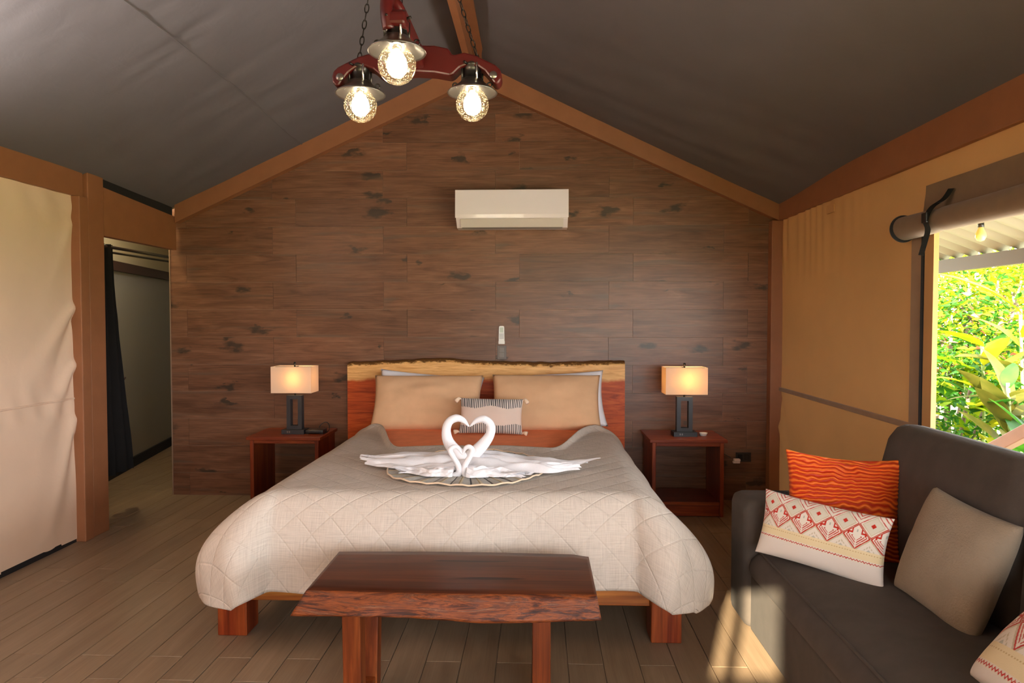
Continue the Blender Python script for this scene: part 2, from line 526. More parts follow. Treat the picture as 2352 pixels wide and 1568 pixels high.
def quilt_mat():
    t = NT('quilt')
    uv = t.coords('UV')
    sp = t.n('SeparateXYZ'); t.l(uv, sp.inputs[0])
    a = t.math('ADD', sp.outputs[0], sp.outputs[1])
    b = t.math('SUBTRACT', sp.outputs[0], sp.outputs[1])
    def line(x):
        fr = t.math('FRACT', t.math('MULTIPLY', x, 7.2))
        return t.math('ABSOLUTE', t.math('SUBTRACT', fr, 0.5))
    d = t.math('MINIMUM', t.math('SUBTRACT', 0.5, line(a)), t.math('SUBTRACT', 0.5, line(b)))
    h = t.ramp(d, [(0.0, (0, 0, 0)), (0.05, (0.7,) * 3), (0.25, (1, 1, 1))])
    s1 = t.noise(t.coords('UV', (10, 330, 1)), 1.0, 4, 0.7)
    s2 = t.noise(t.coords('UV', (330, 10, 1)), 1.0, 4, 0.7)
    s = t.math('MULTIPLY', t.math('ADD', s1, s2), 0.5)
    c = t.ramp(s, [(0.36, (0.47, 0.405, 0.345)), (0.52, (0.60, 0.525, 0.45)), (0.66, (0.68, 0.60, 0.52))])
    t.set(Base_Color=c, Roughness=0.95, Sheen_Weight=0.05, Specular_IOR_Level=0.15)
    hh = t.math('ADD', h, t.math('MULTIPLY', s, 0.5))
    t.bump(hh, 0.45, 0.007)
    MATS['quilt'] = t.m
quilt_mat()

def print_mat():
    t = NT('printed_cotton')
    a = t.n('VertexColor', layer_name='print')
    w = t.noise(t.coords('Object'), 420, 2)
    t.set(Base_Color=a.outputs['Color'], Roughness=0.9, Sheen_Weight=0.2, Specular_IOR_Level=0.15)
    t.bump(w, 0.2, 0.002)
    MATS['printed_cotton'] = t.m
print_mat()

def mat_cloth():
    """round striped cloth: stripes radiate from the centre; UV u = turn, v = radius"""
    t = NT('striped_cloth')
    sp = t.n('SeparateXYZ'); t.l(t.coords('UV'), sp.inputs[0])
    fr = t.math('FRACT', t.math('MULTIPLY', sp.outputs[0], 26.0))
    c = t.ramp(fr, [(0.0, (0.07, 0.065, 0.06)), (0.085, (0.46, 0.44, 0.39)), (0.40, (0.50, 0.48, 0.43)), (0.42, (0.34, 0.25, 0.12)), (0.49, (0.60, 0.53, 0.38)), (0.60, (0.47, 0.46, 0.42))], 'CONSTANT')
    n = t.noise(t.coords('Object'), 60, 3)
    c = t.mixc(1.0, c, t.ramp(n, [(0.3, (0.85,) * 3), (0.7, (1.1,) * 3)]), 'MULTIPLY')
    t.set(Base_Color=c, Roughness=0.9)
    t.bump(n, 0.2, 0.004)
    MATS['striped_cloth'] = t.m
mat_cloth()

def shade_mat():
    t = NT('lamp_shade_linen')
    n = t.noise(t.coords('Object', (1, 1, 1)), 300, 2)
    c = t.ramp(n, [(0.3, (0.80, 0.70, 0.58)), (0.7, (0.88, 0.80, 0.68))])
    t.set(Base_Color=c, Roughness=0.9)
    tr = t.n('BsdfTranslucent'); tr.inputs['Color'].default_value = (0.92, 0.72, 0.45, 1)
    mx = t.n('MixShader'); mx.inputs[0].default_value = 0.45
    t.l(t.p.outputs[0], mx.inputs[1]); t.l(tr.outputs[0], mx.inputs[2])
    t.l(mx.outputs[0], t.out.inputs['Surface'])
    MATS['lamp_shade_linen'] = t.m
shade_mat()

def globe_mat():
    t = NT('seeded_glass')
    g = t.n('BsdfGlossy'); g.inputs['Roughness'].default_value = 0.05
    tr = t.n('BsdfTransparent'); tr.inputs['Color'].default_value = (0.97, 0.93, 0.84, 1)
    lw = t.n('LayerWeight'); lw.inputs['Blend'].default_value = 0.25
    df = t.n('BsdfTranslucent'); df.inputs['Color'].default_value = (0.8, 0.62, 0.36, 1)
    v = t.n('TexVoronoi'); v.inputs['Scale'].default_value = 190
    t.l(t.coords('Object'), v.inputs['Vector'])
    seeds = t.ramp(v.outputs['Distance'], [(0.20, (0.42, 0.42, 0.42)), (0.34, (0.015, 0.015, 0.015))])
    m1 = t.n('MixShader'); t.l(seeds, m1.inputs[0]); t.l(tr.outputs[0], m1.inputs[1]); t.l(df.outputs[0], m1.inputs[2])
    f = t.math('MULTIPLY', lw.outputs['Facing'], 0.55)
    m2 = t.n('MixShader'); t.l(f, m2.inputs[0]); t.l(m1.outputs[0], m2.inputs[1]); t.l(g.outputs[0], m2.inputs[2])
    t.l(m2.outputs[0], t.out.inputs['Surface'])
    MATS['seeded_glass'] = t.m
globe_mat()

def glow(name, col, strength):
    t = NT(name)
    e = t.n('Emission'); e.inputs['Color'].default_value = (*col, 1); e.inputs['Strength'].default_value = strength
    t.l(e.outputs[0], t.out.inputs['Surface'])
    MATS[name] = t.m
glow('led_core', (1.0, 0.88, 0.68), 34.0)
glow('warm_bulb', (1.0, 0.84, 0.52), 150.0)

def leaf_mat(name, c1, c2, c3):
    t = NT(name)
    n = t.noise(t.coords('Object', rand=5), 4.0, 3)
    c = t.ramp(n, [(0.3, c1), (0.5, c2), (0.7, c3)])
    t.set(Base_Color=c, Roughness=0.6, Specular_IOR_Level=0.2)
    tr = t.n('BsdfTranslucent'); t.l(c, tr.inputs['Color'])
    mx = t.n('MixShader'); mx.inputs[0].default_value = 0.45
    t.l(t.p.outputs[0], mx.inputs[1]); t.l(tr.outputs[0], mx.inputs[2])
    t.l(mx.outputs[0], t.out.inputs['Surface'])
    MATS[name] = t.m
leaf_mat('leaf_lime', (0.0720, 0.1584, 0.0022), (0.1368, 0.2160, 0.0029), (0.2160, 0.2592, 0.0043))
leaf_mat('leaf_green', (0.0072, 0.0468, 0.0029), (0.0202, 0.0864, 0.0043), (0.0468, 0.1368, 0.0072))
leaf_mat('leaf_yellow', (0.2016, 0.2088, 0.0029), (0.2592, 0.2448, 0.0058), (0.3024, 0.2736, 0.0144))
leaf_mat('leaf_olive', (0.0432, 0.0504, 0.0043), (0.0864, 0.0792, 0.0086), (0.1440, 0.1080, 0.0144))
leaf_mat('leaf_red', (0.50, 0.06, 0.05), (0.60, 0.14, 0.08), (0.66, 0.25, 0.12))

def screen_mat():
    t = NT('sun_dimming_pane')
    tr = t.n('BsdfTransparent'); tr.inputs['Color'].default_value = (0.74, 0.72, 0.66, 1)
    t.l(tr.outputs[0], t.out.inputs['Surface'])
    MATS['sun_dimming_pane'] = t.m
screen_mat()

def orange_velvet():
    t = NT('orange_velvet')
    a = t.n('VertexColor', layer_name='print')
    w = t.noise(t.coords('UV', (30, 160, 1)), 1.0, 3)
    t.set(Base_Color=a.outputs['Color'], Roughness=0.5, Sheen_Weight=0.2, Sheen_Tint=(1, 0.35, 0.1, 1), Specular_IOR_Level=0.3)
    t.bump(w, 0.25, 0.003)
    MATS['orange_velvet'] = t.m
orange_velvet()

# ================================================================== THE ROOM
YW = 4.96            # face of the tiled gable wall
YF = -1.60           # open tent front, behind the camera
XL, XR = -2.70, 1.72  # canvas side walls
RX, RZ = -0.47, 3.20  # ridge line
SL_L = (RZ - 2.165) / (RX + 2.68)
SL_R = (RZ - 2.16) / (1.70 - RX)
def ceil_z(x, y):
    z = RZ - (SL_L * (RX - x) if x < RX else SL_R * (x - RX))
    return z - 0.045 * sstep(3.7, 4.9, y)

# ---- floor: each plank is a part
floor = struct(box_obj('floor', (XL - 1.5, XR + 0.03, YF - 0.1, 7.6, -0.08, -0.006), 'floor_grout'))
PWID, PLEN = 0.135, 0.90
def plank_mesh(w, l):
    return boxm('plank', (-w / 2, w / 2, -l / 2, l / 2, -0.008, 0.0), 0.0012, 1)
_pm = plank_mesh(PWID - 0.0028, PLEN - 0.0028)
_pm.materials.append(MATS['floor_plank'])
rest = bmesh.new()
fl = floor.location
for ci in range(-27, 15):
    x0 = -0.155 + ci * PWID
    x1 = x0 + PWID
    if x1 > XR + 0.1: continue
    off = 2.55 if ci % 2 == 0 else 2.38
    for r in range(-5, 7):
        y0, y1 = off + r * PLEN, off + (r + 1) * PLEN
        a, b = max(y0, YF), min(y1, 7.5)
        if b - a < 0.03: continue
        inside = x0 > XL - 0.05
        if not inside and y1 < 4.0: continue
        if inside and y0 > YW: continue
        if inside: b = min(b, YW)
        xa, xb = x0, min(x1, XR)
        if xb - xa < 0.02: continue
        seen = b > 2.2 and (inside or (x0 > XL - 0.9 and y0 < 6.5))
        if seen:
            full = abs((b - a) - PLEN) < 1e-4 and abs((xb - xa) - PWID) < 1e-4
            me = _pm if full else plank_mesh(xb - xa - 0.0028, b - a - 0.0028)
            link('plank', me, None if full else 'floor_plank', floor,
                 Vector(((xa + xb) / 2, (a + b) / 2, 0)) - fl)
        else:
            box(rest, xa + .0014 - fl.x, xb - .0014 - fl.x, a + .0014 - fl.y, b - .0014 - fl.y, -0.008 - fl.z, 0.0 - fl.z)
ro = link('plank_remainder', bm_mesh('plank_remainder', rest), 'floor_plank', floor)
ro['kind'] = 'stuff'

# ---- tiled gable wall: each tile is a part
def clip(poly, a, b, c):
    """keep a*x+b*z<=c"""
    out = []
    for i in range(len(poly)):
        p, q = poly[i], poly[(i + 1) % len(poly)]
        dp, dq = a * p[0] + b * p[1] - c, a * q[0] + b * q[1] - c
        if dp <= 0: out.append(p)
        if dp * dq < 0:
            t = dp / (dp - dq)
            out.append((p[0] + t * (q[0] - p[0]), p[1] + t * (q[1] - p[1])))
    return out
WXL, WXR = -2.715, 1.70
gable = [(WXL, -0.02), (WXR, -0.02), (WXR, ceil_z(WXR, 5) - 0.01), (RX, ceil_z(RX, 5) - 0.01), (WXL, ceil_z(WXL, 5) - 0.01)]
wall_back = struct(link('wall_back', prism('wall_back', gable, YW + 0.004, YW + 0.10), 'grout'))
TH, TL = 0.2015, 0.819
zrow0 = 2.385 - 12 * TH       # a joint lies at z = 2.385
nrow = 0
for r in range(0, 17):
    z0 = zrow0 + r * TH - 0.0
    z1 = z0 + TH
    xoff = -0.307 if (r - 11) % 2 == 0 else -0.133
    for k in range(-4, 4):
        x0 = xoff + k * TL; x1 = x0 + TL
        g = 0.0011
        poly = [(x0 + g, z0 + g), (x1 - g, z0 + g), (x1 - g, z1 - g), (x0 + g, z1 - g)]
        poly = clip(poly, -1, 0, -WXL); poly = clip(poly, 1, 0, WXR) if poly else []
        poly = clip(poly, 0, -1, 0.0) if poly else []
        if poly: poly = clip(poly, -SL_L, 1, ceil_z(RX, 5) - SL_L * RX)
        if poly: poly = clip(poly, SL_R, 1, ceil_z(RX, 5) + SL_R * RX)
        if len(poly) < 3: continue
        cx = sum(p[0] for p in poly) / len(poly); cz = sum(p[1] for p in poly) / len(poly)
        if max(p[0] for p in poly) - min(p[0] for p in poly) < 0.01: continue
        me = prism('tile', [(p[0] - cx, p[1] - cz) for p in poly], 0, 0.006, 'Y')
        link('tile', me, 'tile_wood', wall_back, (cx, YW, cz))
# pale edge strip where the tiles end at the doorway
struct(box_obj('trim_1', (WXL - 0.006, WXL + 0.002, YW - 0.004, YW + 0.10, 0.0, 2.1), 'grout'))

# ---- canvas side walls
def fold(y, z, segs):
    d = 0.0
    for (ya, za, yb, zb, w, amp) in segs:
        vx, vz = yb - ya, zb - za
        L2 = vx * vx + vz * vz
        t = ((y - ya) * vx + (z - za) * vz) / L2
        tc = max(0.0, min(1.0, t))
        dx, dz = y - (ya + tc * vx), z - (za + tc * vz)
        d += amp * (1 - 0.75 * tc) * math.exp(-(dx * dx + dz * dz) / (2 * (w * (1 + 1.6 * tc)) ** 2))
    return d
FOLDS_L = [(3.86, 1.37, 3.52, 0.98, 0.022, 0.024), (3.86, 1.30, 3.62, 0.80, 0.018, -0.014), (3.86, 1.04, 3.60, 0.66, 0.020, 0.022),
           (3.86, 0.98, 3.70, 0.55, 0.016, -0.012), (3.86, 0.72, 3.64, 0.10, 0.020, 0.022), (3.86, 0.62, 3.76, 0.12, 0.016, -0.012),
           (3.86, 1.85, 3.70, 1.45, 0.022, 0.014), (3.86, 1.95, 3.55, 1.9, 0.03, 0.008)]
def left_wall_mesh(y0, y1, z0, z1, nu, nv):
    def fn(u, v):
        y, z = y0 + (y1 - y0) * u, z0 + (z1 - z0) * v
        d = fold(y, z, FOLDS_L)
        d += 0.010 * fbm(y * 1.3, z * 1.0, 3.1, 3)
        d += 0.0035 * math.sin((y * 1.0 + z * 0.45) * 42 + 2 * fbm(y * 2, z * 2, 1, 2)) * sstep(0.72, 0.80, z) * (1 - sstep(0.82, 1.02, z))
        d += 0.004 * math.sin((y + z * 0.4) * 30) * sstep(1.75, 1.98, z)
        return (XL + d * 0.9 * (1 - sstep(y1 - 0.005, y1, y) * 0.0), y, z)
    return grid('wall_left', nu, nv, fn)
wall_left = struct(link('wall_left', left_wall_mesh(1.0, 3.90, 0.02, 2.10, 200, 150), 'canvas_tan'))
# seam across the left canvas
def seam_fn(u, v):
    y = 1.0 + 2.88 * u
    a = 2 * PI * v
    return (XL + 0.010 + 0.9 * fold(y, 0.845, FOLDS_L) + 0.010 * fbm(y * 1.3, 0.845, 3.1, 3) * 0.9 - 0.008 + 0.0035 * math.cos(a), y, 0.845 + 0.006 * math.sin(a))
link('seam', grid('seam', 90, 6, seam_fn), 'canvas_tan', wall_left)
# black strip standing in for the shade in the gap under the left canvas
struct(box_obj('gap_dark_left', (XL - 0.035, XL - 0.002, 1.0, 3.87, 0.0, 0.03), 'black_void'))
# the left wall goes on towards the front
lw2 = bmesh.new()
box(lw2, XL - 0.03, XL, YF, 1.0, 0.0, 2.12)
link('canvas_panel', bm_mesh('canvas_panel', lw2), 'canvas_tan', wall_left)

# ---- left eave beam, posts and door panel
struct(box_obj('trim_2', (XL - 0.06, -2.675, YF, 3.945, 2.02, 2.20), 'trim_paint', None, 0.004), 'brown painted eave beam above the canvas beside the doorway')
struct(box_obj('trim_3', (XL - 0.06, -2.645, 3.868, 3.945, 0.0, 2.02), 'trim_paint', None, 0.005), 'brown painted post beside the canvas wall')
struct(box_obj('trim_4', (XL - 0.10, -2.652, 3.955, 4.10, 0.0, 2.17), 'trim_paint', None, 0.005), 'wider brown painted door post')
struct(link('trim_5', prism('trim_5', [(4.10, 1.815), (4.935, 1.815), (4.935, 2.055), (4.10, 2.110)], -2.70, -2.652, 'X'), 'trim_paint'), 'brown painted panel above the doorway')
struct(link('gap_dark_door', prism('gap_dark_door', [(4.03, 2.10), (4.90, 2.045), (4.90, 2.12), (4.03, 2.17)], -2.70, -2.66, 'X'), 'black_void'), 'black strip standing in for the dark gap above the door panel')  # black strip put in for the shade of the gap

# ---- gable rafters, ridge beam
def rafter(name, x0, x1, zb0, zb1):
    pts = [(x0, zb0), (x1, zb1), (x1, ceil_z(x1, 4.9) + 0.02), (x0, ceil_z(x0, 4.9) + 0.02)]
    return struct(link(name, prism(name, pts, 4.895, YW + 0.003, 'Y'), 'trim_paint'), 'brown painted sloping rafter board')
rafter('trim_7', -2.64, RX, 2.008, 3.00)
rafter('trim_8', RX, 1.70, 3.00, 2.00)
rb = bmesh.new()
box(rb, -0.488, -0.446, YF, 4.895, 3.015, 3.19)
struct(link('trim_9', bm_mesh('trim_9', rb), 'trim_paint'), 'brown painted ridge beam')
struct(box_obj('trim_10', (-0.496, -0.372, YF, 4.895, 3.115, 3.18), 'trim_paint'), 'brown cap board of the ridge beam')

# ---- ceiling cloth
def ceil_mesh(name, xa, xb, sgn):
    def fn(u, v):
        x, y = xa + (xb - xa) * u, YF + (4.93 - YF) * v
        z = ceil_z(x, y)
        e = abs(x - RX) / 2.2
        r = 0.010 * fbm(x * 0.8, y * 0.8, 5.0 + sgn, 3)
        # taut wrinkles running up from the eave near the gable and along the seam
        w = 0.0
        near = sstep(3.3, 4.85, y) * sstep(0.45, 0.95, e)
        w += near * 0.010 * math.sin((y * 7 + x * 16 * sgn) + 2.5 * fbm(x * 1.5, y * 1.5, 2, 2))
        w += 0.0045 * sstep(3.0, 4.4, y) * math.sin((y * 24 + x * 5) + 3 * fbm(x * 1.2, y * 1.2, 9, 2)) * (0.4 + 0.6 * e)
        g = math.exp(-((x + 1.70) / 0.35) ** 2) * sstep(2.0, 2.6, y) * (1 - sstep(3.9, 4.4, y))
        w += 0.016 * g * max(0, fbm(x * 1.5, y * 11 + x * 2.5, 4, 2) - 0.05)
        edge = (1 - sstep(0.90, 0.985, abs(x - RX) / 2.2)) * (1 - 0.85 * sstep(4.55, 4.85, y))
        return (x, y, z + (r * 0.7 + w) * edge - 0.012 * math.sin(PI * u))
    return grid(name, 90, 220, fn)
canvas_l = struct(link('ceiling_left', ceil_mesh('ceiling_left', XL - 0.06, RX, 1), 'ceiling_cloth'))
canvas_r = struct(link('ceiling_right', ceil_mesh('ceiling_right', RX, XR + 0.06, -1), 'ceiling_cloth'))
def cseam(u, v):
    x = -1.697 + 0.004 * math.cos(2 * PI * v)
    y = YF + (4.90 - YF) * u
    uu = (x - (XL - 0.06)) / (RX - (XL - 0.06))
    r = 0.007 * fbm(x * 0.8, y * 0.8, 6.0, 3)
    return (x, y, ceil_z(x, y) + r - 0.012 * math.sin(PI * uu) - 0.0015 + 0.003 * math.sin(2 * PI * v))
link('ceiling_seam', grid('ceiling_seam', 160, 6, cseam), 'ceiling_cloth', canvas_l)

# ---- right wall: canvas, eave beam, corner post, window opening
FOLDS_R = [(4.88, 0.55, 4.55, 0.05, 0.02, 0.016), (4.88, 0.75, 4.6, 0.2, 0.018, -0.010)]
WY0, WY1, WZ0, WZ1 = 1.0, 3.02, 0.77, 1.72
def rw(name, y0, y1, z0, z1, nu, nv, parent=None):
    def fn(u, v):
        y, z = y0 + (y1 - y0) * u, z0 + (z1 - z0) * v
        d = fold(y, z, FOLDS_R) + 0.008 * fbm(y * 1.2, z * 0.9, 8.3, 3)
        d += 0.006 * math.sin(y * 55 + 3 * fbm(y * 3, z, 1, 2)) * sstep(1.45, 1.98, z) * sstep(3.4, 4.5, y)
        return (XR - d, y, z)
    return grid(name, nu, nv, fn)
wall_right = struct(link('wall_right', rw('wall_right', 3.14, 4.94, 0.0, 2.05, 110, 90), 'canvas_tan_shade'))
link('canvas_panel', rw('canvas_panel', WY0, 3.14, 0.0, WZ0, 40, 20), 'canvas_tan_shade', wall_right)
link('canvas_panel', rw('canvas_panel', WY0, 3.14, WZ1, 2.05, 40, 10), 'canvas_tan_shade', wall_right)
# added unseen window opening nearer the front, to let more daylight in
DY0, DY1, DZ1 = -1.35, 0.85, 1.96
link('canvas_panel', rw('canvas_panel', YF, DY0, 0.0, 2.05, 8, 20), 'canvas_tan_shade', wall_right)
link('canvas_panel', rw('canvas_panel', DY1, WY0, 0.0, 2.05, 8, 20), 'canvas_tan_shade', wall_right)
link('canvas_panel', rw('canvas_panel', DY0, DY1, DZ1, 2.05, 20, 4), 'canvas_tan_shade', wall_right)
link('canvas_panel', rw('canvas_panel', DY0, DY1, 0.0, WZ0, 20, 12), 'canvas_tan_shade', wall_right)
link('seam', boxm('seam', (XR - 0.014, XR + 0.01, 3.2, 4.93, 0.800, 0.826), 0.003), 'frame_canvas', wall_right)
struct(box_obj('trim_11', (1.695, XR + 0.08, YF, YW, 2.0, 2.21), 'trim_paint', None, 0.004), 'dark brown eave beam above the window wall')
struct(box_obj('trim_12', (1.645, XR + 0.02, 4.885, YW + 0.002, 0.0, 2.0), 'trim_paint', None, 0.004), 'brown corner post at the tiled wall')
# window edge: canvas border, zipper, inner border
win = struct(box_obj('window_1', (XR - 0.012, XR + 0.006, 3.105, 3.20, WZ0 - 0.05, WZ1 - 0.02), 'frame_canvas'), 'canvas border of the open window')
def wpart(name, b, mat):
    o = box_obj(name, b, mat, win); o.location = o.location - win.location
wpart('zipper', (XR - 0.020, XR - 0.010, 3.088, 3.106, WZ0 - 0.05, WZ1 - 0.02), 'black_webbing')
wpart('inner_border', (XR - 0.014, XR + 0.008, 3.02, 3.089, WZ0 - 0.05, WZ1 - 0.02), 'canvas_tan_shade')
wpart('sill_border', (XR - 0.014, XR + 0.008, WY0, 3.03, WZ0 - 0.06, WZ0 + 0.01), 'frame_canvas')
# mould-spotted manufacturer tab at the top of the canvas
tab = box_obj('canvas_tab', (XR - 0.017, XR - 0.010, 4.02, 4.12, 1.925, 1.972), 'canvas_tan_shade')
tag(tab, 'small stitched fabric tab under the dark eave beam', 'fabric tab')

# ---- front wall behind the camera; its openings are added to shape the light
fw = bmesh.new()
FO = ((-0.86, -0.60, 0.55, 2.10), (-0.20, 1.50, 0.60, 1.70))      # unseen sun slit and window, added to let light in
_xs = [XL - 0.05, FO[0][0], FO[0][1], FO[1][0], FO[1][1], XR + 0.03]
for i in range(5):
    if i in (1, 3):
        o_ = FO[i // 2]
        box(fw, _xs[i], _xs[i + 1], YF - 0.06, YF, 0, o_[2]); box(fw, _xs[i], _xs[i + 1], YF - 0.06, YF, o_[3], 2.15)
    else:
        box(fw, _xs[i], _xs[i + 1], YF - 0.06, YF, 0, 2.15)
box(fw, -0.80, -0.775, YF - 0.06, YF, 0.55, 2.10)  # added bars that stripe the sun from the slit
box(fw, -0.86, -0.60, YF - 0.06, YF, 1.70, 1.755)
g2 = [(XL - 0.08, 2.14), (XR + 0.08, 2.14), (RX, RZ + 0.07)]
A = [fw.verts.new((p[0], YF, p[1])) for p in g2]; B = [fw.verts.new((p[0], YF - 0.06, p[1])) for p in g2]
fw.faces.new(A); fw.faces.new(B[::-1])
for i in range(3): fw.faces.new((A[i], A[(i + 1) % 3], B[(i + 1) % 3], B[i]))
wf = struct(link('wall_front', bm_mesh('wall_front', fw), 'canvas_tan'))
link('sun_dimming_pane', boxm('sun_dimming_pane', (-0.86, -0.60, YF - 0.031, YF - 0.030, 0.55, 2.10)), 'sun_dimming_pane', wf)  # added pane that dims the sun coming through the slit

# ---- bathroom passage seen through the doorway
def bx(y): return -3.47 - 0.2115 * (y - 5.3)
def slab(name, y0, y1, z0, z1, t0, t1, mat, parent=None):
    pts = [(bx(y0) + t0, y0), (bx(y1) + t0, y1), (bx(y1) + t1, y1), (bx(y0) + t1, y0)]
    return link(name, prism(name, pts, z0, z1, 'Z'), mat, parent)
wb = struct(slab('wall_bathroom', 3.9, 7.5, 0.0, 1.72, -0.05, 0.0, 'bath_wall'))
slab('wall_cap', 3.9, 7.5, 1.71, 1.79, -0.05, 0.03, 'bath_beam', wb)
slab('upper_wall', 3.9, 7.5, 1.79, 2.5, -0.05, -0.01, 'bath_cream', wb)
struct(slab('baseboard_bathroom', 3.9, 7.5, 0.0, 0.085, 0.0, 0.02, 'black_void'))
struct(box_obj('wall_bathroom_back', (-4.3, XL + 0.1, 7.5, 7.56, 0, 2.5), 'bath_wall'))
struct(box_obj('wall_bathroom_front', (-3.6, XL - 0.10, 3.90, 3.95, 0, 2.5), 'bath_wall'))
struct(box_obj('wall_bathroom_right', (-2.70, -2.62, YW + 0.11, 7.5, 0, 2.5), 'bath_cream'))
struct(box_obj('ceiling_bathroom', (-4.3, XL + 0.1, 3.9, 7.5, 2.5, 2.55), 'bath_cream'))
# added unseen lamp that brightens the bathroom passage
bl = thing('added_passage_lamp', 'added small round lamp brightening the bathroom passage', 'lamp', (-3.1, 4.75, 2.5))
link('lamp_base', lathe('lamp_base', [(0, 0), (0.07, 0), (0.07, -0.02), (0, -0.02)], 20), 'white_ceramic', bl)
link('lamp_globe', lathe('lamp_globe', [(0.055, -0.02), (0.06, -0.05), (0.04, -0.085), (0, -0.095)], 20), 'warm_bulb', bl)

# curtain rod and black curtain inside the doorway
rod = tube_mesh('curtain_rod', [(-2.84, 4.0, 1.785), (-2.84, 5.6, 1.785)], 0.011, 10)
tag(link('curtain_rod', rod, 'black_plastic'), 'thin black curtain rod across the doorway', 'curtain rod')
rod2 = tube_mesh('curtain_rod', [(-2.93, 4.0, 1.765), (-2.93, 5.6, 1.765)], 0.008, 10)
tag(link('curtain_rod', rod2, 'dark_steel'), 'slim steel rod behind the black curtain rod', 'curtain rod')
def curt(u, v):
    z = 1.80 - 1.53 * v
    wid = 0.20 + 0.16 * sstep(0.0, 1.0, v) 
    y = 4.27 + wid * u
    x = -2.84 + (0.022 + 0.012 * v) * math.sin(u * 6 * PI + 0.6 * v) + 0.01 * fbm(y * 3, z * 2, 0)
    return (x, y, z)
cu = link('curtain', grid('curtain', 70, 30, curt), 'curtain_black')
tag(cu, 'black gathered curtain hanging in the doorway', 'curtain')
# towel bar bracket on the passage wall
tb = thing('robe_hook', 'small brown wooden hook block on the passage wall', 'hook', (bx(5.6) + 0.02, 5.6, 0.80))
link('hook_block', boxm('hook_block', (-0.02, 0.02, -0.03, 0.03, -0.03, 0.03), 0.004), 'bath_beam', tb)
link('hook_peg', tube_mesh('hook_peg', [(0.0, 0, 0.0), (0.035, 0, 0.0), (0.05, 0, 0.02)], 0.008, 8), 'bath_beam', tb)

# two added, unseen uplights on the left canvas wall, to brighten ceiling and canvas
def add_uplight(y, label):
    t = thing('added_uplight', label, 'lamp', (XL + 0.012, y, 1.72))
    link('back_plate', boxm('back_plate', (0, 0.015, -0.05, 0.05, -0.10, 0.06), 0.004), 'lamp_metal', t)
    link('arm', tube_mesh('arm', [(0.015, 0, -0.03), (0.07, 0, -0.045), (0.11, 0, -0.03)], 0.008, 8), 'lamp_metal', t)
    link('cup_shade', lathe('cup_shade', [(0.0, -0.032), (0.03, -0.03), (0.055, 0.0), (0.068, 0.06), (0.065, 0.06), (0.052, 0.003), (0.028, -0.024), (0.0, -0.026)], 24), 'lamp_metal', t, (0.11, 0, 0))
    lb = bpy.data.lights.new('added_uplight_bulb', 'POINT'); lb.energy = 240.0; lb.color = (1.0, 0.93, 0.86); lb.shadow_soft_size = 0.022
    lo = bpy.data.objects.new('added_uplight_bulb', lb); COL.objects.link(lo); lo.parent = t; lo.location = (0.11, 0, 0.022)
add_uplight(1.75, 'added metal cup uplight on the canvas wall, nearer the bed')
add_uplight(0.35, 'added metal cup uplight on the canvas wall, nearer the tent front')

# ================================================================== BED
BX0, BX1, BY0, BY1, BZ = -1.115, 0.435, 2.70, 4.82, 0.585   # mattress block
BC = (BX0 + BX1) / 2
bed = thing('bed', 'king bed with reddish live-edge wooden headboard and square legs', 'bed', (BC, 3.8, 0))
def bpart(name, me, mat):
    o = link(name, me, mat, bed); o.location = -Vector(bed.location); return o
def bbox(name, b, mat, bev=0.004):
    o = box_obj(name, b, mat, bed, bev); o.location = o.location - bed.location; return o
for (x0, x1) in ((-1.318, -1.196), (0.458, 0.580)):
    bbox('leg', (x0, x1, 2.73, 2.85, 0, 0.30), 'rosewood_upright')
    bbox('leg', (x0, x1, 4.70, 4.80, 0, 0.30), 'rosewood_upright')
bbox('foot_rail', (-1.196, 0.458, 2.765, 2.80, 0.135, 0.30), 'rail_wood')
bbox('side_rail', (-1.30, -1.262, 2.85, 4.70, 0.135, 0.30), 'rosewood')
bbox('side_rail', (0.525, 0.562, 2.85, 4.70, 0.135, 0.30), 'rosewood')
bbox('slat_base', (-1.262, 0.525, 2.80, 4.80, 0.27, 0.30), 'rosewood')
bpart('mattress', boxm('mattress', (BX0, BX1, BY0, BY1, 0.30, BZ), 0.06, 4, True), 'white_linen')
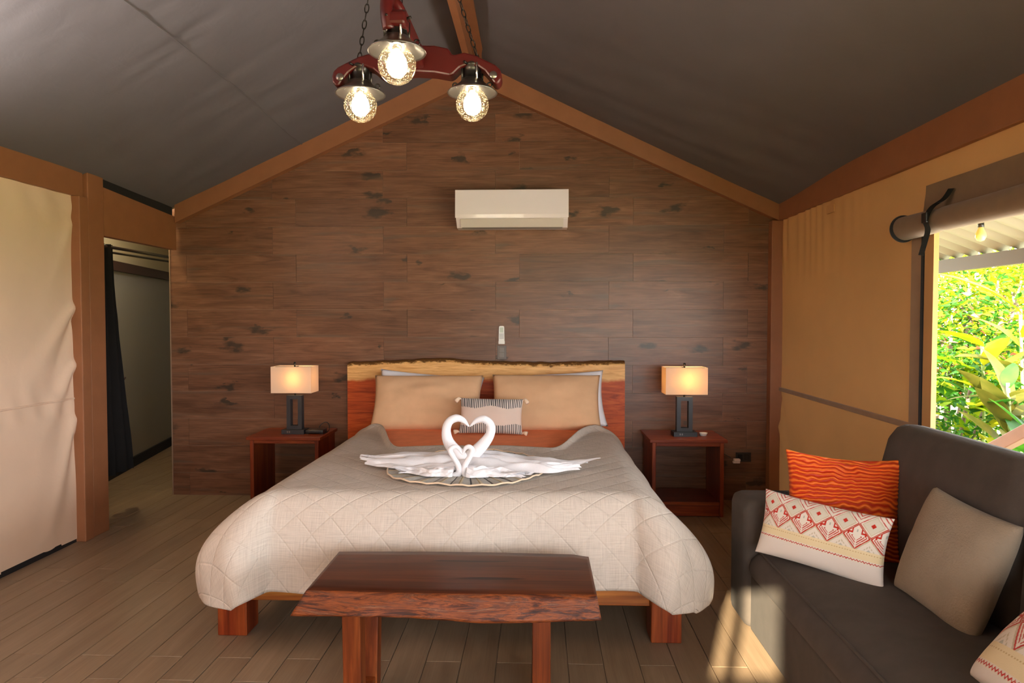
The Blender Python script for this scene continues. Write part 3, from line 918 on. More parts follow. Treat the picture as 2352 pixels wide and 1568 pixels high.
# headboard slab with a wavy natural top edge
hb_top = [(797, 832), (820, 831), (860, 829), (900, 828), (950, 825), (1000, 822.5), (1030, 823), (1060, 826), (1100, 829), (1140, 830), (1200, 831), (1260, 832.5), (1320, 831), (1380, 829), (1436, 829)]
hb = [PY(p[0], p[1], 4.84) for p in hb_top]
hx = [p.x for p in hb]; hz = [p.z for p in hb]
def hb_z(x): return float(np.interp(x, hx, hz)) + 0.006 * fbm(x * 14, 0, 0, 3)
NXH, NZH = 130, 26
def hb_mesh():
    verts, uvs, faces = [], [], []
    xs = [hx[0] + (hx[-1] - hx[0]) * i / NXH for i in range(NXH + 1)]
    prof = []   # (depth from top edge, y)
    for k in range(6):
        a = k / 5 * PI / 2
        prof.append((0.022 * (1 - math.sin(a)), 4.905 - 0.012 - 0.05 * k / 5 - 0.0))
    rows = []
    H = 1.0
    # back bottom -> back top -> over the edge -> front bottom
    for dz, y in ((0.75, 4.915), (0.3, 4.915), (0.03, 4.915), (0.006, 4.908), (0.0, 4.895), (0.002, 4.875), (0.010, 4.858), (0.028, 4.848)):
        rows.append((dz, y))
    for k in range(1, NZH + 1):
        rows.append((0.028 + 0.80 * k / NZH, 4.848))
    for (dz, y) in rows:
        for x in xs:
            z = hb_z(x) - dz
            yy = y + (0.004 * fbm(x * 9, dz * 9, 2, 2) if 0 < dz < 0.05 and y < 4.9 else 0)
            verts.append((x - BC, yy - 3.8, z)); uvs.append((x, dz if y < 4.91 else 0.5))
    n = NXH + 1
    for j in range(len(rows) - 1):
        for i in range(NXH):
            a = j * n + i
            faces.append((a, a + n, a + n + 1, a + 1))
    # end caps
    R = len(rows)
    faces.append([j * n for j in range(R)][::-1])
    faces.append([j * n + NXH for j in range(R)])
    return mesh_from('headboard', verts, faces, uvs, False)
link('headboard', hb_mesh(), 'headboard_wood', bed)

# ---- orange sheet over the mattress head
def sheet(u, v):
    x = BX0 + 0.02 + (BX1 - BX0 - 0.04) * u
    y = 3.45 + 1.32 * v
    e = max(0, abs(x - BC) - (BX1 - BX0) / 2 + 0.05)
    return (x, y, BZ + 0.006 - 9.0 * e * e + 0.002 * fbm(x * 5, y * 5, 0))
tag(link('bed_sheet', grid('bed_sheet', 50, 30, sheet), 'orange_sheet'), 'plain orange sheet showing between pillows and quilt', 'sheet')

# ---- quilt
QW, QD = (BX1 - BX0) / 2, 0.46
def drape(ox, ot):
    """cloth that has gone past the mattress edge by ox (sideways) and ot (foot)"""
    d = math.hypot(ox, ot)
    if d < 1e-6: return 0, 0, 0
    a = (0.215 * abs(ox) + 0.165 * abs(ot)) / d          # soft rounded shoulder, then straight down
    b = 0.355
    Lq = 0.45
    if d < Lq:
        th = d / Lq * PI / 2
        h, dz = a * math.sin(th), b * (1 - math.cos(th)) * 0.80 + b * 0.20 * (d / Lq) ** 2
    else:
        h, dz = a, b + (d - Lq)
    return h * ox / d, h * ot / d, dz
def quilt_mesh():
    NU, NV = 150, 170
    verts, uvs, faces = [], [], []
    flat = QW - 0.05
    foot = BY0 + 0.07
    for j in range(NV + 1):
        for i in range(NU + 1):
            s = (i / NU * 2 - 1) * (flat + QD)
            dx = s
            adx = abs(s)
            head = 3.68 + 0.66 * sstep(0.40, 0.70, adx) + 0.03 * math.sin(adx * 9)
            L = head - foot + QD
            t = j / NV * L                       # measured from the head edge to the foot hem
            y_flat = head - t
            ox = max(0, adx - flat); ot = max(0, foot - y_flat)
            # round the two free corners of the cloth
            d = math.hypot(ox, ot)
            lim = QD * 1.10
            if d > lim:
                ox, ot = ox * lim / d, ot * lim / d
            hx_, hy_, dz = drape(ox, ot)
            sg = 1 if s >= 0 else -1
            x = BC + sg * (min(adx, flat) + hx_)
            y = max(y_flat, foot) - hy_
            z = 0.603 - dz
            # cushion softness, sag and hanging ripples
            z += 0.004 * fbm(x * 2.5, y * 2.5, 1.0, 3)
            hang = sstep(0.10, 0.42, d)
            if d > 0:
                ang = math.atan2(ot, ox * sg)
                rip = 0.020 * hang * math.sin(6.5 * x + 1.3 * y + 0.8) + 0.012 * hang * math.sin(13 * (x - y) + 2)
                corner = math.exp(-((min(ox, ot) - 0.13) / 0.09) ** 2) if min(ox, ot) > 0.0 else 0
                rip += 0.045 * hang * corner
                y -= rip * (ot / d); x += sg * rip * (ox / d)
                z += 0.018 * hang * math.sin(3.0 * x + 0.6) * (1 if ot > ox else 0.4)
            # rolled-back lip along the head edge at both sides
            lip = math.exp(-(t / 0.055) ** 2)
            z += (0.012 + 0.022 * sstep(0.42, 0.60, adx) * (1 - sstep(0.70, 0.80, adx))) * lip
            verts.append((x, y, z)); uvs.append((s, y_flat))
    n = NU + 1
    for j in range(NV):
        for i in range(NU):
            a = j * n + i
            faces.append((a, a + 1, a + n + 1, a + n))
    return mesh_from('quilt', verts, faces, uvs, True)
q = link('quilt', quilt_mesh(), 'quilt')
md = q.modifiers.new('thickness', 'SOLIDIFY'); md.thickness = 0.012; md.offset = 1.0
tag(q, 'pale greige diamond-stitched quilt draped over the bed and its foot', 'quilt')

# ---- pillows
def pillow_mesh(name, w, h, d, nu=40, nv=30, pinch=0.07, ex=0.42, color=None, flange=0.0, lump=0.02, seed=0):
    """soft cushion in the XZ plane, front towards -Y"""
    verts, uvs, faces, cols = [], [], [], []
    for side in (0, 1):
        for j in range(nv + 1):
            for i in range(nu + 1):
                a, b = i / nu * 2 - 1, j / nv * 2 - 1
                x = w / 2 * a * (1 - pinch * (1 - b * b) * abs(a) ** 3)
                z = h / 2 * b * (1 - pinch * (1 - a * a) * abs(b) ** 3)
                k = max(0.0, (1 - a ** 2) * (1 - b ** 2)) ** ex
                y = d / 2 * k * (1 + lump * 4 * fbm(a * 1.7, b * 1.7, seed + side * 5, 2)) 
                verts.append((x, -y if side == 0 else y, z)); uvs.append((i / nu, j / nv))
                if color is not None: cols.append(color(i / nu, j / nv))
    n = nu + 1; off = n * (nv + 1)
    for j in range(nv):
        for i in range(nu):
            a = j * n + i
            faces.append((a, a + 1, a + n + 1, a + n))
            faces.append((off + a, off + a + n, off + a + n + 1, off + a + 1))
    me = mesh_from(name, verts, faces, uvs, True)
    if color is not None:
        ca = me.color_attributes.new('print', 'FLOAT_COLOR', 'POINT')
        ca.data.foreach_set('color', np.array([(*c, 1.0) for c in cols], dtype=np.float32).ravel())
    # weld the rim
    bm = bmesh.new(); bm.from_mesh(me)
    bmesh.ops.remove_doubles(bm, verts=bm.verts, dist=0.0004)
    bm.to_mesh(me); bm.free()
    for p in me.polygons: p.use_smooth = True
    return me
def pillow(name, mat, w, h, d, loc, rot, label, **kw):
    o = link(name, pillow_mesh(name, w, h, d, **kw), mat, None, loc, rot)
    return tag(o, label, 'pillow')
R = math.radians
pillow('bed_pillow', 'white_linen', 0.73, 0.40, 0.13, (-0.748, 4.66, 0.748), (R(-24), R(4.5), R(0)), 'white pillow behind the beige pillow nearer the doorway', seed=1, ex=0.33)
pillow('bed_pillow', 'white_linen', 0.73, 0.40, 0.13, (0.098, 4.66, 0.752), (R(-24), R(-3), R(0)), 'white pillow behind the beige pillow nearer the window wall', seed=2, ex=0.33)
PL = pillow('bed_pillow', 'pillow_beige', 0.735, 0.405, 0.17, (-0.735, 4.50, 0.750), (R(-30), 0, R(1)), 'beige waffle-weave pillow on the doorway side of the bed', seed=3, ex=0.36, pinch=0.05, lump=0.05)
PR = pillow('bed_pillow', 'pillow_beige', 0.725, 0.410, 0.17, (0.055, 4.50, 0.754), (R(-30), 0, R(-1)), 'beige waffle-weave pillow on the sofa side of the bed', seed=4, ex=0.36, pinch=0.05, lump=0.05)
# small striped cushion with corner tassels
def stripe_col(u, v):
    cream = (0.66, 0.52, 0.43); white = (0.72, 0.64, 0.56); black = (0.035, 0.032, 0.035)
    top = 0.70 + 0.035 * math.cos(u * PI * 4); bot = 0.22 + 0.035 * math.cos(u * PI * 4 + 1.2)
    if v > top or v < bot:
        return black if (u * 34) % 1 < 0.5 else white
    return cream
sc_o = thing('scatter_cushion', 'small cream cushion with black striped bands and corner tassels', 'cushion', (-0.288, 4.215, 0.705), (R(-22), R(1), 0))
link('cover', pillow_mesh('cover', 0.395, 0.225, 0.11, 220, 60, 0.05, 0.42, stripe_col), 'printed_cotton', sc_o)
for sx in (-1, 1):
    for sz in (-1, 1):
        bm = bmesh.new()
        x0, z0 = sx * 0.192, sz * 0.105
        tube(bm, catmull([(x0, 0, z0), (x0 + sx * 0.015, -0.006, z0 + 0.002), (x0 + sx * 0.034, -0.010, z0 - 0.020 if sz > 0 else z0 - 0.004)], 4), [0.004, 0.005, 0.006, 0.008, 0.010, 0.012, 0.013, 0.014, 0.013], 10)
        link('tassel', bm_mesh('tassel', bm, True), 'tassel_cream', sc_o)

# ---- round striped cloth under the towels
RC = Vector((-0.325, 3.19, 0.0)); RR = 0.385
def rcloth(u, v):
    a = 2 * PI * u
    r = RR * v * (1 + 0.03 * math.sin(a * 5 + 1) * v)
    z = 0.612 + 0.006 * v * abs(math.sin(a * 13)) * sstep(0.4, 1.0, v) + 0.004 * fbm(r * math.cos(a) * 9, r * math.sin(a) * 9, 0, 2)
    return (RC.x + r * math.cos(a) * 1.0, RC.y + r * math.sin(a), z)
rc = tag(link('round_cloth', grid('round_cloth', 156, 18, rcloth), 'striped_cloth'), 'round cloth with radiating stripes spread on the quilt', 'cloth')
bm = bmesh.new()
tube(bm, [rcloth(k / 90, 1.0) for k in range(91)], 0.004, 6)
link('beaded_trim', bm_mesh('beaded_trim', bm, True), 'tassel_cream', rc)

# ---- towel swans
def swan(name, label, neck_px, Y, rads, wing, group=None):
    base = thing(name, label, 'towel swan', (0, 0, 0))
    pts = catmull([PY(p[0], p[1], Y) for p in neck_px], 7)
    # bases drift towards the wing so that neck and body are one towel
    rr = np.interp(np.linspace(0, 1, len(pts)), np.linspace(0, 1, len(rads)), rads)
    link('neck', tube_mesh('neck', pts, list(rr), 12), 'towel', base)
    link('body', wing, 'towel', base)
    return base
def wing_mesh(name, x0, x1, yc0, yc1, w0, w1, h, seed, tipw=0.35):
    """crumpled sheet lying on the cloth from the body (u=0) to the ragged tip (u=1)"""
    def fn(u, v):
        b = v * 2 - 1
        yc = yc0 + (yc1 - yc0) * u
        w = (w0 + (w1 - w0) * u) * (1 - tipw * sstep(0.65, 1.0, u))
        sgn = (x1 - x0) / abs(x1 - x0)
        rag = fbm(v * 4.0, 0.3, seed, 3)
        x = x0 + (x1 - x0) * u + 0.10 * sgn * rag * sstep(0.45, 1.0, u)
        y = yc + b * w + 0.03 * math.sin(u * 5 + seed) * u + 0.025 * fbm(u * 3, v * 2, seed + 2, 3)
        wv = v * 11 + 2.4 * fbm(u * 1.8, v * 1.4, seed, 2) + 2.0 * u + seed
        ridge = abs(math.sin(wv)) ** 0.55
        prof = max(0.0, 1 - abs(b) ** 2.5) ** 0.5
        z = 0.620 + prof * (h * (1 - 0.55 * u) * (0.15 + 0.95 * ridge) + 0.012 * fbm(u * 4, v * 4, seed + 4, 2))
        z += 0.016 * sstep(0.8, 1.0, u) * max(0.0, rag)
        return (x, y, max(z, 0.618))
    me = grid(name, 60, 70, fn)
    return me
swan('towel_swan', 'large white towel swan with its wing spread towards the lamp by the router',
     [(1072, 1062), (1050, 1040), (1030, 1014), (1025, 988), (1032, 968), (1048, 960), (1064, 965), (1077, 979)], 3.16,
     [0.034, 0.031, 0.026, 0.021, 0.019, 0.018, 0.013, 0.003],
     wing_mesh('body', -0.30, -0.84, 3.20, 3.26, 0.17, 0.115, 0.052, 1.0))
swan('towel_swan', 'large white towel swan with its wing spread towards the sofa',
     [(1070, 1070), (1085, 1046), (1108, 1022), (1125, 998), (1127, 976), (1113, 963), (1096, 965), (1079, 979)], 3.17,
     [0.034, 0.033, 0.028, 0.022, 0.019, 0.018, 0.013, 0.003],
     wing_mesh('body', -0.33, 0.20, 3.22, 3.13, 0.17, 0.115, 0.052, 2.3))
swan('towel_swan', 'small white towel swan of the small pair, body towards the lamp by the router',
     [(1000, 1094), (1030, 1096), (1052, 1088), (1054, 1072), (1042, 1050), (1034, 1034), (1042, 1026), (1052, 1028), (1062, 1043)], 2.98,
     [0.020, 0.018, 0.015, 0.013, 0.012, 0.0115, 0.011, 0.009, 0.003],
     wing_mesh('body', -0.37, -0.60, 2.99, 3.00, 0.055, 0.045, 0.030, 4.0))
swan('towel_swan', 'small white towel swan of the small pair, body towards the sofa',
     [(1122, 1092), (1090, 1097), (1070, 1090), (1067, 1072), (1078, 1050), (1085, 1034), (1078, 1026), (1069, 1029), (1062, 1044)], 2.98,
     [0.020, 0.018, 0.015, 0.013, 0.012, 0.0115, 0.011, 0.009, 0.003],
     wing_mesh('body', -0.31, -0.06, 2.99, 2.97, 0.055, 0.05, 0.034, 5.2))

# ================================================================== NIGHTSTANDS
def nightstand(x0, x1, label):
    cx = (x0 + x1) / 2
    t = thing('nightstand', label, 'nightstand', (cx, 4.70, 0), group='rosewood nightstands')
    w = (x1 - x0) / 2
    def p(name, b, mat): 
        o = box_obj(name, b, mat, t, 0.003); return o
    p('top', (-w, w, -0.205, 0.195, 0.494, 0.516), 'rosewood')
    for s in (-1, 1):
        a, b = sorted((s * (w - 0.018), s * (w - 0.044)))
        p('side_panel', (a, b, -0.185, 0.19, 0.0, 0.494), 'rosewood_upright')
    p('apron', (-w + 0.044, w - 0.044, -0.183, -0.163, 0.468, 0.494), 'rosewood')
    p('shelf', (-w + 0.044, w - 0.044, -0.18, 0.19, 0.078, 0.098), 'rosewood')
    p('kick_board', (-w + 0.044, w - 0.044, -0.180, -0.160, 0.004, 0.078), 'rosewood')
    return t
nightstand(-1.960, -1.455, 'open rosewood nightstand carrying the black router')
nightstand(0.738, 1.245, 'open rosewood nightstand with the hanging cable under its top')

# ================================================================== TABLE LAMPS
def table_lamp(cx, label, power):
    t = thing('table_lamp', label, 'lamp', (cx, 4.665, 0.516))
    bm = bmesh.new(); box(bm, -0.078, 0.078, -0.055, 0.055, 0.0, 0.030)
    link('foot', bm_mesh('foot', bm), 'lamp_metal', t)
    f = bmesh.new()
    for b in ((-0.053, -0.026, 0.030, 0.265), (0.026, 0.053, 0.030, 0.265), (-0.026, 0.026, 0.030, 0.055), (-0.026, 0.026, 0.238, 0.265)):
        box(f, b[0], b[1], -0.024, 0.024, b[2], b[3])
    link('frame', bm_mesh('frame', f), 'lamp_metal', t)
    link('stem', tube_mesh('stem', [(0, 0, 0.265), (0, 0, 0.47)], 0.006, 10), 'dark_steel', t)
    link('finial', lathe('finial', [(0.004, 0.468), (0.008, 0.472), (0.008, 0.492), (0.0, 0.495)], 12), 'dark_steel', t)
    for x in (-0.036, -0.022):
        link('usb_port', boxm('usb_port', (x - 0.004, x + 0.004, -0.0562, -0.053, 0.010, 0.022)), 'pewter', t)
    # shade: four cloth sides
    sh = bmesh.new()
    w, d, z0, z1 = 0.139, 0.080, 0.286, 0.466
    V = {}
    for k, (sx, sy) in enumerate(((-1, -1), (1, -1), (1, 1), (-1, 1))):
        V[k] = (sh.verts.new((sx * w, sy * d, z0)), sh.verts.new((sx * w, sy * d, z1)))
    for k in range(4):
        a, b = V[k], V[(k + 1) % 4]
        sh.faces.new((a[0], b[0], b[1], a[1]))
    so = link('lamp_shade', bm_mesh('lamp_shade', sh), 'lamp_shade_linen', t)
    sd = so.modifiers.new('thickness', 'SOLIDIFY'); sd.thickness = 0.0015
    sp = bmesh.new()
    box(sp, -w + 0.002, w - 0.002, -0.002, 0.002, z1 - 0.006, z1 - 0.003); box(sp, -0.002, 0.002, -d + 0.002, d - 0.002, z1 - 0.006, z1 - 0.003)
    link('shade_spider', bm_mesh('shade_spider', sp), 'dark_steel', t)
    lb = bpy.data.lights.new('lamp_bulb', 'POINT'); lb.energy = power; lb.color = (1.0, 0.66, 0.34); lb.shadow_soft_size = 0.028
    lo = bpy.data.objects.new('lamp_bulb', lb); COL.objects.link(lo); lo.parent = t; lo.location = (0.015, -0.02, 0.385)
    return t
table_lamp(-1.682, 'table lamp with box shade and black open frame beside the black router', 0.8)
table_lamp(0.995, 'table lamp with brighter box shade beside the small white dish', 1.3)

# router with its cable on the left nightstand
rt = thing('router', 'small glossy black router box with a looped cable on the nightstand', 'router', (-1.535, 4.66, 0.516))
link('casing', boxm('casing', (-0.062, 0.062, -0.045, 0.055, 0.004, 0.030), 0.006, 3), 'black_plastic', rt)
for s in (-1, 1): link('foot', boxm('foot', (s * 0.05 - 0.01, s * 0.05 + 0.01, -0.04, 0.05, 0.0, 0.006)), 'black_plastic', rt)
link('cable', tube_mesh('cable', catmull([(0.0, 0.055, 0.02), (0.01, 0.075, 0.05), (0.045, 0.08, 0.066), (0.068, 0.075, 0.045), (0.072, 0.05, 0.012), (0.065, 0.02, 0.005)], 6), 0.003, 6), 'black_plastic', rt)
dish = lathe('dish', [(0.0, 0.0), (0.020, 0.0), (0.026, 0.016), (0.029, 0.020), (0.027, 0.020), (0.019, 0.004), (0, 0.003)], 24)
tag(link('soap_dish', dish, 'white_ceramic', None, (1.125, 4.66, 0.516)), 'small round white dish beside the table lamp foot', 'dish')
# cable of the right lamp, down behind the nightstand to the outlet
cb = thing('lamp_cable', 'black cable bunched under the nightstand top and running to the outlet', 'cable', (1.12, 4.90, 0.47))
link('cord', tube_mesh('cord', catmull([(-0.06, 0.0, 0.02), (-0.03, -0.02, -0.015), (-0.01, -0.03, -0.045), (0.012, -0.03, -0.055), (0.018, -0.028, -0.035), (0.0, -0.025, -0.03), (0.02, -0.02, -0.038), (0.07, 0.02, -0.05), (0.12, 0.025, -0.07), (0.20, 0.03, -0.12), (0.265, 0.02, -0.155)], 6), 0.0035, 6), 'black_plastic', cb)
link('cable_tie', boxm('cable_tie', (-0.045, -0.005, -0.035, -0.010, -0.04, 0.0), 0.006, 2), 'black_plastic', cb)

# ================================================================== WALL FITTINGS
def wall_box(name, px0, py0, px1, py1, y0, y1, mat, parent=None, bev=0.0, off=None):
    a, b = PY(px0, py0, y0), PY(px1, py1, y0)
    o = box_obj(name, (a.x, b.x, y0, y1, b.z, a.z), mat, parent, bev)
    if off is not None: o.location = o.location - Vector(off)
    return o
lx = PY(1152.5, 809, YW - 0.006)
sw = thing('light_switch', 'brown double rocker light switch above the headboard', 'light switch', (lx.x, YW, lx.z))
link('plate', boxm('plate', (-0.033, 0.033, -0.007, 0, -0.05, 0.05), 0.002), 'switch_brown', sw)
link('rocker', boxm('rocker', (-0.019, 0.019, -0.011, -0.006, 0.001, 0.036), 0.001), 'switch_key', sw)
link('rocker', boxm('rocker', (-0.019, 0.019, -0.011, -0.006, -0.036, -0.001), 0.001), 'switch_key', sw)
lr = PY(1152, 769, YW - 0.02)
rem = thing('remote_control', 'white air conditioner remote with small screen hung above the switch', 'remote', (lr.x, YW, lr.z))
rp = [(-0.0215, -0.063), (0.0215, -0.063), (0.0195, 0.045), (0.0185, 0.060), (0.012, 0.065), (-0.012, 0.065), (-0.0185, 0.060), (-0.0195, 0.045)]
link('casing', prism('casing', rp, -0.022, -0.004), 'remote_white', rem)
link('screen', boxm('screen', (-0.0125, 0.0125, -0.0235, -0.0215, 0.018, 0.055)), 'lcd', rem)
for r in range(4):
    for c in range(3):
        link('button', boxm('button', (-0.014 + c * 0.0105, -0.007 + c * 0.0105, -0.0240, -0.0215, 0.004 - r * 0.010, 0.009 - r * 0.010)), 'key_grey', rem)
link('holder', boxm('holder', (-0.023, 0.023, -0.018, 0.0, -0.066, -0.045), 0.001), 'remote_white', rem)
ot = PY(1707.5, 1049.5, YW - 0.006)
out = thing('wall_outlet', 'black wall outlet plate low beside the corner post', 'outlet', (ot.x, YW, ot.z))
link('plate', boxm('plate', (-0.054, 0.054, -0.007, 0, -0.034, 0.034), 0.002), 'black_plastic', out)
for s in (-1, 1): link('socket', boxm('socket', (s * 0.024 - 0.017, s * 0.024 + 0.017, -0.010, -0.006, -0.02, 0.02), 0.002), 'black_void', out)
pg = thing('plug_adapter', 'small white two-slab plug adapter in the black outlet', 'plug', (ot.x - 0.058, YW - 0.030, ot.z - 0.022))
link('body', boxm('body', (-0.024, 0.024, -0.016, 0.014, -0.016, -0.002), 0.003), 'plug_white', pg)
link('cap', boxm('cap', (-0.018, 0.026, -0.018, 0.014, -0.001, 0.015), 0.003), 'plug_white', pg)

# air conditioner
ac0, ac1 = PY(1045, 435, 4.745), PY(1306, 520, 4.745)
acx = (ac0.x + ac1.x) / 2; acw = (ac1.x - ac0.x) / 2; ach = ac0.z - ac1.z
ac = thing('air_conditioner', 'white glossy split air conditioner mounted on the tiled gable wall', 'air conditioner', (acx, YW, ac1.z))
body_p = [(0, 0.012), (-0.045, 0.0), (-0.130, 0.004), (-0.190, 0.055), (-0.205, 0.075), (-0.200, ach - 0.006), (-0.193, ach), (0, ach)]
link('body', prism('body', body_p, -acw + 0.004, acw - 0.004, 'X'), 'ac_white', ac)
fp = [(-0.212, 0.064)] + [(-0.214 + 0.010 * (k / 8) ** 2, 0.064 + (ach - 0.066) * k / 8) for k in range(1, 9)] + [(-0.198, ach + 0.001), (-0.198, 0.066)]
link('front_panel', prism('front_panel', fp, -acw, acw, 'X'), 'ac_white', ac)
fl_p = [(-0.204, 0.058), (-0.1985, 0.060), (-0.148, 0.008), (-0.153, 0.005)]
link('louver', prism('louver', fl_p, -acw + 0.035, acw - 0.035, 'X'), 'ac_flap', ac)
link('air_slot', prism('air_slot', [(-0.146, 0.006), (-0.10, 0.0), (-0.10, 0.004), (-0.146, 0.010)], -acw + 0.04, acw - 0.04, 'X'), 'key_grey', ac)

# ================================================================== BENCH
be = thing('bench', 'live-edge dark wooden bench with chunky legs at the bed foot', 'bench', (-0.275, 2.275, 0))
bx0, bx1, by0, by1, bzt = -0.728, 0.184, 2.095, 2.462, 0.45
def bench_slab():
    NX = 90
    verts, faces, uvs, mi = [], [], [], []
    xs = [i / NX for i in range(NX + 1)]
    rows = [('top', k / 10) for k in range(11)]
    prof = [(0.004, -0.004), (0.010, -0.014), (0.018, -0.028), (0.026, -0.044), (0.034, -0.060), (0.036, -0.068), (0.02, -0.072)]
    P = []
    for i, u in enumerate(xs):
        x = bx0 + (bx1 - bx0) * u
        wob = 0.006 * fbm(x * 5, 0, 3, 3)
        yf = by0 + wob - 0.010 * math.sin(PI * u); yb = by1 + 0.012 * math.sin(PI * u) - 0.02 * sstep(0.93, 1.0, u)
        flare = 0.040 * (1 - sstep(0.0, 0.12, u)) + 0.012 * sstep(0.94, 1.0, u)
        col = [(x, yb, bzt - 0.07), (x, yb + 0.004, bzt - 0.006), (x, yb - 0.003, bzt)]
        for k in range(1, 10):
            col.append((x, yb + (yf + 0.006 - yb) * k / 9.0, bzt))
        for (o_, dz) in prof:
            bulge = 0.010 * fbm(x * 4.5, dz * 14, 7, 3)
            dzz = dz * (1 - 0.10 * math.sin(u * 7)) 
            sx = -flare * (-dz / 0.07) if u < 0.5 else flare * (-dz / 0.07)
            col.append((x + sx, yf - o_ * 0.9 + bulge, bzt + dzz))
        col.append((x, by0 + 0.05, bzt - 0.072))
        P.append(col)
    m = len(P[0])
    for col in P: 
        for p in col: verts.append((p[0] + 0.275, p[1] - 2.275, p[2]))
    for i in range(NX):
        for j in range(m - 1):
            a = i * m + j
            faces.append((a, a + m, a + m + 1, a + 1)); mi.append(1 if 11 <= j <= 17 else 0)
        faces.append((i * m + m - 1, i * m + m - 1 + m, i * m + m, i * m)); mi.append(0)
    faces.append([j for j in range(m)]); mi.append(1)
    faces.append([NX * m + j for j in range(m)][::-1]); mi.append(1)
    me = mesh_from('seat_slab', verts, faces, None, False)
    me.materials.append(MATS['bench_top']); me.materials.append(MATS['bench_live_edge'])
    for p, k in zip(me.polygons, mi): p.material_index = k; p.use_smooth = len(p.vertices) == 4
    return me
sl = link('seat_slab', bench_slab(), None, be)
for sx in (-0.315, 0.288):
    cxl = sx
    def lp(name, pts, hw=0.029):
        o = link(name, prism(name, [(p[0], p[1]) for p in pts], cxl - hw, cxl + hw, 'X', 0.003), 'bench_leg_wood', be)
        return o
    lp('front_leg', [(-0.165, 0.382), (-0.100, 0.382), (-0.090, 0.0), (-0.150, 0.0)])
    lp('rear_leg', [(0.150, 0.382), (0.095, 0.382), (0.055, 0.05), (0.055, 0.0), (0.115, 0.0)])
    lp('top_rail', [(-0.098, 0.380), (0.094, 0.380), (0.090, 0.332), (-0.096, 0.332)], 0.024)
    lp('foot_rail', [(-0.094, 0.010), (0.056, 0.010), (0.060, 0.055), (-0.092, 0.055)], 0.024)

# ================================================================== CHANDELIER
CHX, CHY, CHZ = -0.402, 2.30, 2.108
ch = thing('chandelier', 'red wooden yoke chandelier with three seeded glass globe lamps on chains', 'chandelier', (CHX, CHY, CHZ))
half = [(0.0, 0.100), (0.060, 0.098), (0.105, 0.088), (0.112, 0.080), (0.116, 0.070), (0.124, 0.066), (0.140, 0.070), (0.160, 0.074), (0.195, 0.064), (0.235, 0.045), (0.262, 0.032),
        (0.277, 0.018), (0.283, 0.0), (0.281, -0.018), (0.270, -0.032), (0.258, -0.030), (0.246, -0.012), (0.226, 0.012), (0.200, 0.030), (0.172, 0.034), (0.145, 0.024), (0.124, 0.004),
        (0.112, -0.002), (0.060, 0.008), (0.0, 0.012)]
outl = half + [(-x, z) for x, z in half[::-1][1:-1]]
link('yoke', prism('yoke', outl, -0.032, 0.032, 'Y', 0.006, 2), 'yoke_red', ch)
for s in (-1, 1):
    ey = link('eyelet', lathe('eyelet', [(0.0, -0.035), (0.011, -0.035), (0.013, -0.033), (0.013, 0.033), (0.011, 0.035), (0, 0.035)], 16), 'pewter', ch, (s * 0.255, 0, -0.002), (PI / 2, 0, 0))
# forward arm with the upright hook that carries the third lamp
link('arm', prism('arm', [(-0.03, 0.085), (-0.34, 0.078), (-0.36, 0.062), (-0.36, 0.030), (-0.34, 0.022), (-0.03, 0.022)], -0.028, 0.028, 'X', 0.008, 2), 'yoke_red', ch)
hookp = catmull([(-0.022, -0.34, 0.02), (-0.028, -0.345, 0.065), (-0.028, -0.335, 0.105), (-0.022, -0.300, 0.120), (-0.010, -0.255, 0.110), (0.002, -0.225, 0.075), (0.006, -0.215, 0.04)], 6)
link('hook', tube_mesh('hook', hookp, [0.019] * len(hookp), 12), 'yoke_red', ch)
# lamps
def lamp_parts(x, y, z):
    """globe centre at (x,y,z) in chandelier coordinates"""
    P = (x, y, z)
    link('shade', lathe('shade', [(0.030, 0.078), (0.036, 0.076), (0.040, 0.066), (0.060, 0.052), (0.078, 0.040), (0.083, 0.036), (0.084, 0.038), (0.079, 0.043), (0.060, 0.056), (0.042, 0.070), (0.036, 0.080), (0.030, 0.082)], 36), 'pewter', ch, P)
    c = link('socket_cap', lathe('socket_cap', [(0.0, 0.145), (0.022, 0.145), (0.030, 0.138), (0.034, 0.128), (0.034, 0.122), (0.030, 0.120), (0.030, 0.084), (0.036, 0.082), (0.036, 0.076), (0.0, 0.076)], 24), 'dark_steel', ch, P)
    for k in range(4):
        a = k * PI / 2 + 0.5
        link('cage_bar', tube_mesh('cage_bar', [(0.036 * math.cos(a), 0.036 * math.sin(a), 0.074), (0.037 * math.cos(a), 0.037 * math.sin(a), 0.128)], 0.0035, 6), 'socket_metal' if k % 2 else 'dark_steel', c)
        link('thumb_screw', tube_mesh('thumb_screw', [(0.034 * math.cos(a + .6), 0.034 * math.sin(a + .6), 0.125), (0.050 * math.cos(a + .6), 0.050 * math.sin(a + .6), 0.126)], 0.0045, 6), 'chain_metal', c)
    for s in (-1, 1):
        bm = bmesh.new()
        tube(bm, [(s * 0.058 + 0.008 * math.cos(2 * PI * k / 12), 0, 0.064 + 0.008 * math.sin(2 * PI * k / 12)) for k in range(13)], 0.0025, 6)
        link('shade_loop', bm_mesh('shade_loop', bm, True), 'chain_metal', ch, P)
    prof = [(0.030, 0.052)] + [(0.055 * math.sin(t), 0.055 * math.cos(t)) for t in np.linspace(0.62, PI, 16)]
    g = link('glass_globe', lathe('glass_globe', prof, 32), 'seeded_glass', ch, P)
    link('lamp_core', lathe('lamp_core', [(0.006, 0.040), (0.016, 0.034), (0.026, 0.018), (0.030, 0.0), (0.027, -0.018), (0.016, -0.031), (0.0, -0.036)], 20), 'led_core', g)
    link('core_socket', lathe('core_socket', [(0.0, 0.076), (0.014, 0.076), (0.014, 0.040), (0.0, 0.040)], 16), 'socket_metal', g)
gl = PY(828, 243, 2.30); gr = PY(1085, 240, 2.30); gm = PY(912, 150, 1.98)
